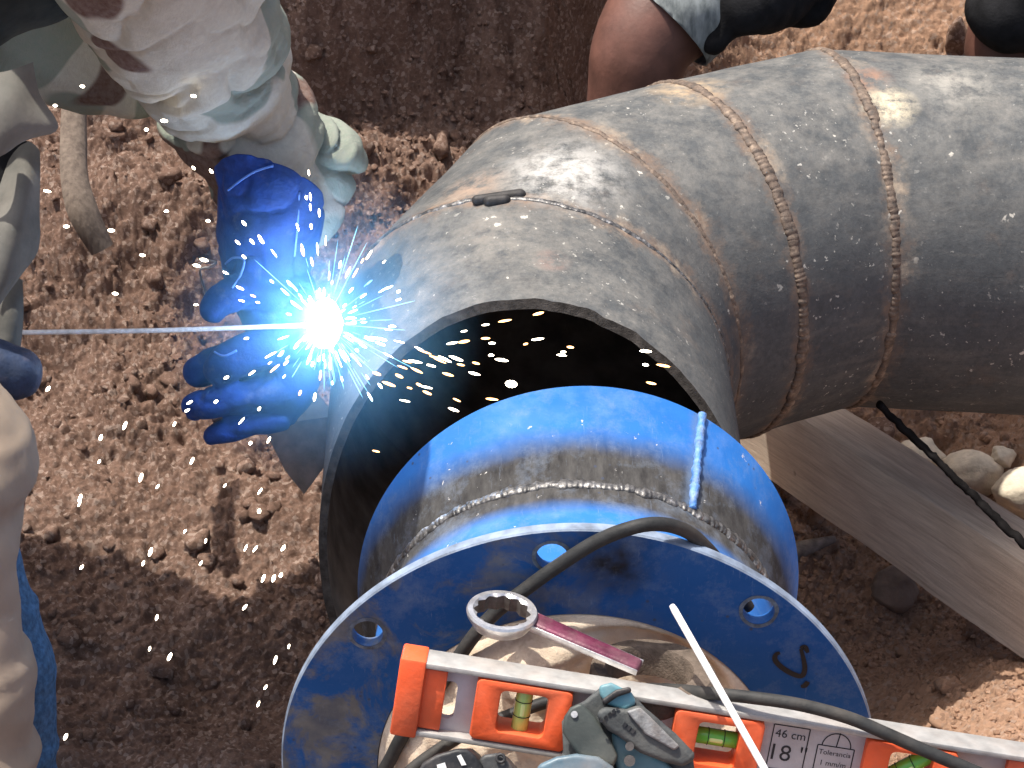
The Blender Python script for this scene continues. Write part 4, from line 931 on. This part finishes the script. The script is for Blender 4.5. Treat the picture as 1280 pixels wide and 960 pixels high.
# ------------------------------------------------------------------ arc, glare fume, sparks
bm = bmesh.new(); bmesh.ops.create_icosphere(bm, subdivisions=3, radius=1); V = np.array([x.co[:] for x in bm.verts]); Fc = [[x.index for x in y.verts] for y in bm.faces]; bm.free()
V = V*(1+.12*n3(V, 2.5, 3))[:, None]; Va = ARC+V@np.stack([EX*.0155, EY*.022, EZ*.012], 0)
tag(mesh_obj('welding_arc', Va, Fc, emit('arc_glow', (.86, .94, 1), 22), None, ARC), 'blinding blue white welding arc at the left end of the pipe joint', 'welding arc')
al = bpy.data.lights.new('arc_light', 'POINT'); al.energy = .9; al.color = (.30, .55, 1); al.shadow_soft_size = .02
alo = bpy.data.objects.new('arc_light', al); COL.objects.link(alo); alo.location = Vector(P(400, 404, AD-.05))
fm = bpy.data.materials.new('blue_glare_haze'); fm.use_nodes = True; nt = fm.node_tree; nt.nodes.clear()  # scattering fume added to give the arc its blue glare halo
out = nt.nodes.new('ShaderNodeOutputMaterial'); pv = nt.nodes.new('ShaderNodeVolumeScatter'); tc = nt.nodes.new('ShaderNodeTexCoord')
le = nt.nodes.new('ShaderNodeVectorMath'); le.operation = 'LENGTH'; nt.links.new(tc.outputs['Object'], le.inputs[0])
mrr = nt.nodes.new('ShaderNodeMapRange'); mrr.interpolation_type = 'SMOOTHSTEP'; nt.links.new(le.outputs['Value'], mrr.inputs[0]); mrr.inputs[1].default_value = .0; mrr.inputs[2].default_value = .150; mrr.inputs[3].default_value = 4.2; mrr.inputs[4].default_value = 0
nt.links.new(mrr.outputs[0], pv.inputs['Density']); pv.inputs['Color'].default_value = (.22, .62, 1, 1); pv.inputs['Anisotropy'].default_value = 0
nt.links.new(pv.outputs[0], out.inputs['Volume'])
bm = bmesh.new(); bmesh.ops.create_icosphere(bm, subdivisions=3, radius=.153); me = bpy.data.meshes.new('glare_fume'); bm.to_mesh(me); bm.free(); me.materials.append(fm)
fo_ = bpy.data.objects.new('glare_fume', me); COL.objects.link(fo_); fo_.location = Vector(P(400, 404, AD-.05)); tag(fo_, 'thin blue fume added as the glare halo round the welding arc', None, None, 'stuff')

HOT = emit('spark_white_hot', (1, .86, .66), 14); WARM = emit('spark_orange', (1, .50, .18), 6); COOL = emit('spark_blue_white', (.75, .9, 1), 12)
def spark_mesh(name, mat):
    V, Fc = tube_data(np.array([[x_, 0, 0] for x_ in (-1, -.8, -.3, .3, .8, 1)]), [.05, .6, 1, 1, .6, .05], 6); 
    V[:, 1:] *= 1; me = bpy.data.meshes.new(name); me.from_pydata(V.tolist(), [], Fc); me.materials.append(mat); return me
SM = {k: spark_mesh('spark', v) for k, v in (('h', HOT), ('w', WARM), ('c', COOL), ('b', emit('glare_thin_blue', (.25, .65, 1), 2.5)))}
def spark(px, py, d, ln, wd, dirpx, key, label, group, dz=0):
    o = bpy.data.objects.new('spark', SM[key]); COL.objects.link(o); o.location = Vector(P(px, py, d))
    v = Vector(nrm(cw([dirpx[0], dirpx[1], dz]))); o.rotation_euler = v.to_track_quat('X', 'Z').to_euler()
    o.scale = (ln/2*d/F, wd/2*d/F, wd/2*d/F); tag(o, label, 'spark', group)
fallpts = [(103,108),(69,132),(26,157),(205,151),(183,162),(242,120),(252,139),(59,239),(83,283),(139,288),(208,264),(260,276),(178,319),(255,325),(246,332),(144,367),(245,381),(60,486),(156,532),(126,547),(218,530),(124,577),(240,576),(100,623),(99,630),(197,608),(281,607),(325,614),(324,639),(231,664),(257,676),(307,685),(319,686),(354,685),(176,597),(102,709),(179,704),(188,690),(251,704),(329,723),(342,723),(351,719),(196,772),(187,811),(212,821),(361,808),(344,825),(332,859),(323,880),(82,921),(306,759),(313,554),(336,550)]
for (x_, y_) in fallpts:
    dx, dy = x_-406, y_-404; a_ = (1, .15) if y_ < 420 else (-.55, 1)
    spark(x_, y_, random.uniform(1.66, 1.9), random.uniform(5, 12), random.uniform(2.2, 4.2), (a_[0]+random.uniform(-.25, .25), a_[1]+random.uniform(-.2, .2)), 'h', 'tiny white hot spark falling over the brown soil left of the pipes', 'sparks over the soil')
glovepts = [(242,210),(264,214),(305,279),(297,303),(315,302),(325,297),(327,301),(305,321),(331,228),(386,216),(383,247),(388,246),(388,259),(399,266),(389,283),(372,284),(282,341),(283,472),(237,503),(234,513),(270,502),(302,526),(324,511),(308,423),(315,466),(300,360),(322,378),(302,376)]
for (x_, y_) in glovepts:
    dx, dy = x_-406, y_-404
    spark(x_, y_, random.uniform(1.74, 1.79), random.uniform(5, 11), random.uniform(2.0, 3.8), (dx, dy), 'h', 'tiny white spark crossing in front of the blue gauntlet', 'sparks over the gauntlet')
mouthpts = [(673,392),(631,401),(607,406),(580,414),(672,424),(657,430),(615,429),(607,423),(580,427),(565,429),(614,444),(627,450),(595,454),(570,448),(576,456),(702,444),(704,440),(713,434),(807,439),(807,456),(829,457),(814,479),(639,480),(593,467),(571,500),(567,512),(615,499),(533,484),(524,481),(534,491),(512,485),(506,501),(560,468),(524,436),(531,440),(509,452),(503,459),(521,463),(519,452),(539,457),(550,451),(556,449),(471,467),(470,564),(545,447),(499,470),(486,480)]
for (x_, y_) in mouthpts:
    big_ = (x_, y_) == (639, 480)
    a_ = (1, -.12) if y_ < 432 else (1, .35) if x_ < 600 else (1, .1)
    spark(x_, y_, random.uniform(1.68, 1.78), 15 if big_ else random.uniform(6, 19), 9 if big_ else random.uniform(1.9, 3.6), (a_[0], a_[1]+random.uniform(-.15, .15)), 'h' if big_ or random.random() < .35 else 'w', 'tiny orange spark streaking across the dark mouth of the black pipe', 'sparks in the pipe mouth')
for i in range(110):
    a_ = random.uniform(0, 2*math.pi); rr_ = 26+75*random.random()**1.5
    x_, y_ = 406+rr_*math.cos(a_), 404+rr_*math.sin(a_)*1.15
    spark(x_, y_, AD-.05+random.uniform(-.05, .03), random.uniform(5, 16), random.uniform(1.2, 3.2), (math.cos(a_), math.sin(a_)*1.15), random.choice('cchhw' if y_ < 430 else 'hhwc'), 'short bright spark bursting out close around the welding arc', 'sparks around the arc', random.uniform(-.5, .3))
for i in range(64):                                                   # hair-thin glowing streaks added for the arc's burst of glare
    a_ = random.uniform(0, 2*math.pi); rr_ = 26+50*random.random()**1.5; ln_ = 10+70*random.random()**2.2; a_ = a_ if random.random() < .5 else random.gauss(.9, .8)
    x_, y_ = 406+(rr_+ln_*.3)*math.cos(a_), 404+(rr_+ln_*.3)*math.sin(a_)*1.1
    spark(x_, y_, AD-.05+random.uniform(-.04, .02), ln_, random.uniform(.45, .95), (math.cos(a_), math.sin(a_)*1.1), 'b', 'hair thin blue streak of glare added round the welding arc', 'thin glare streaks added round the arc', random.uniform(-.3, .2))
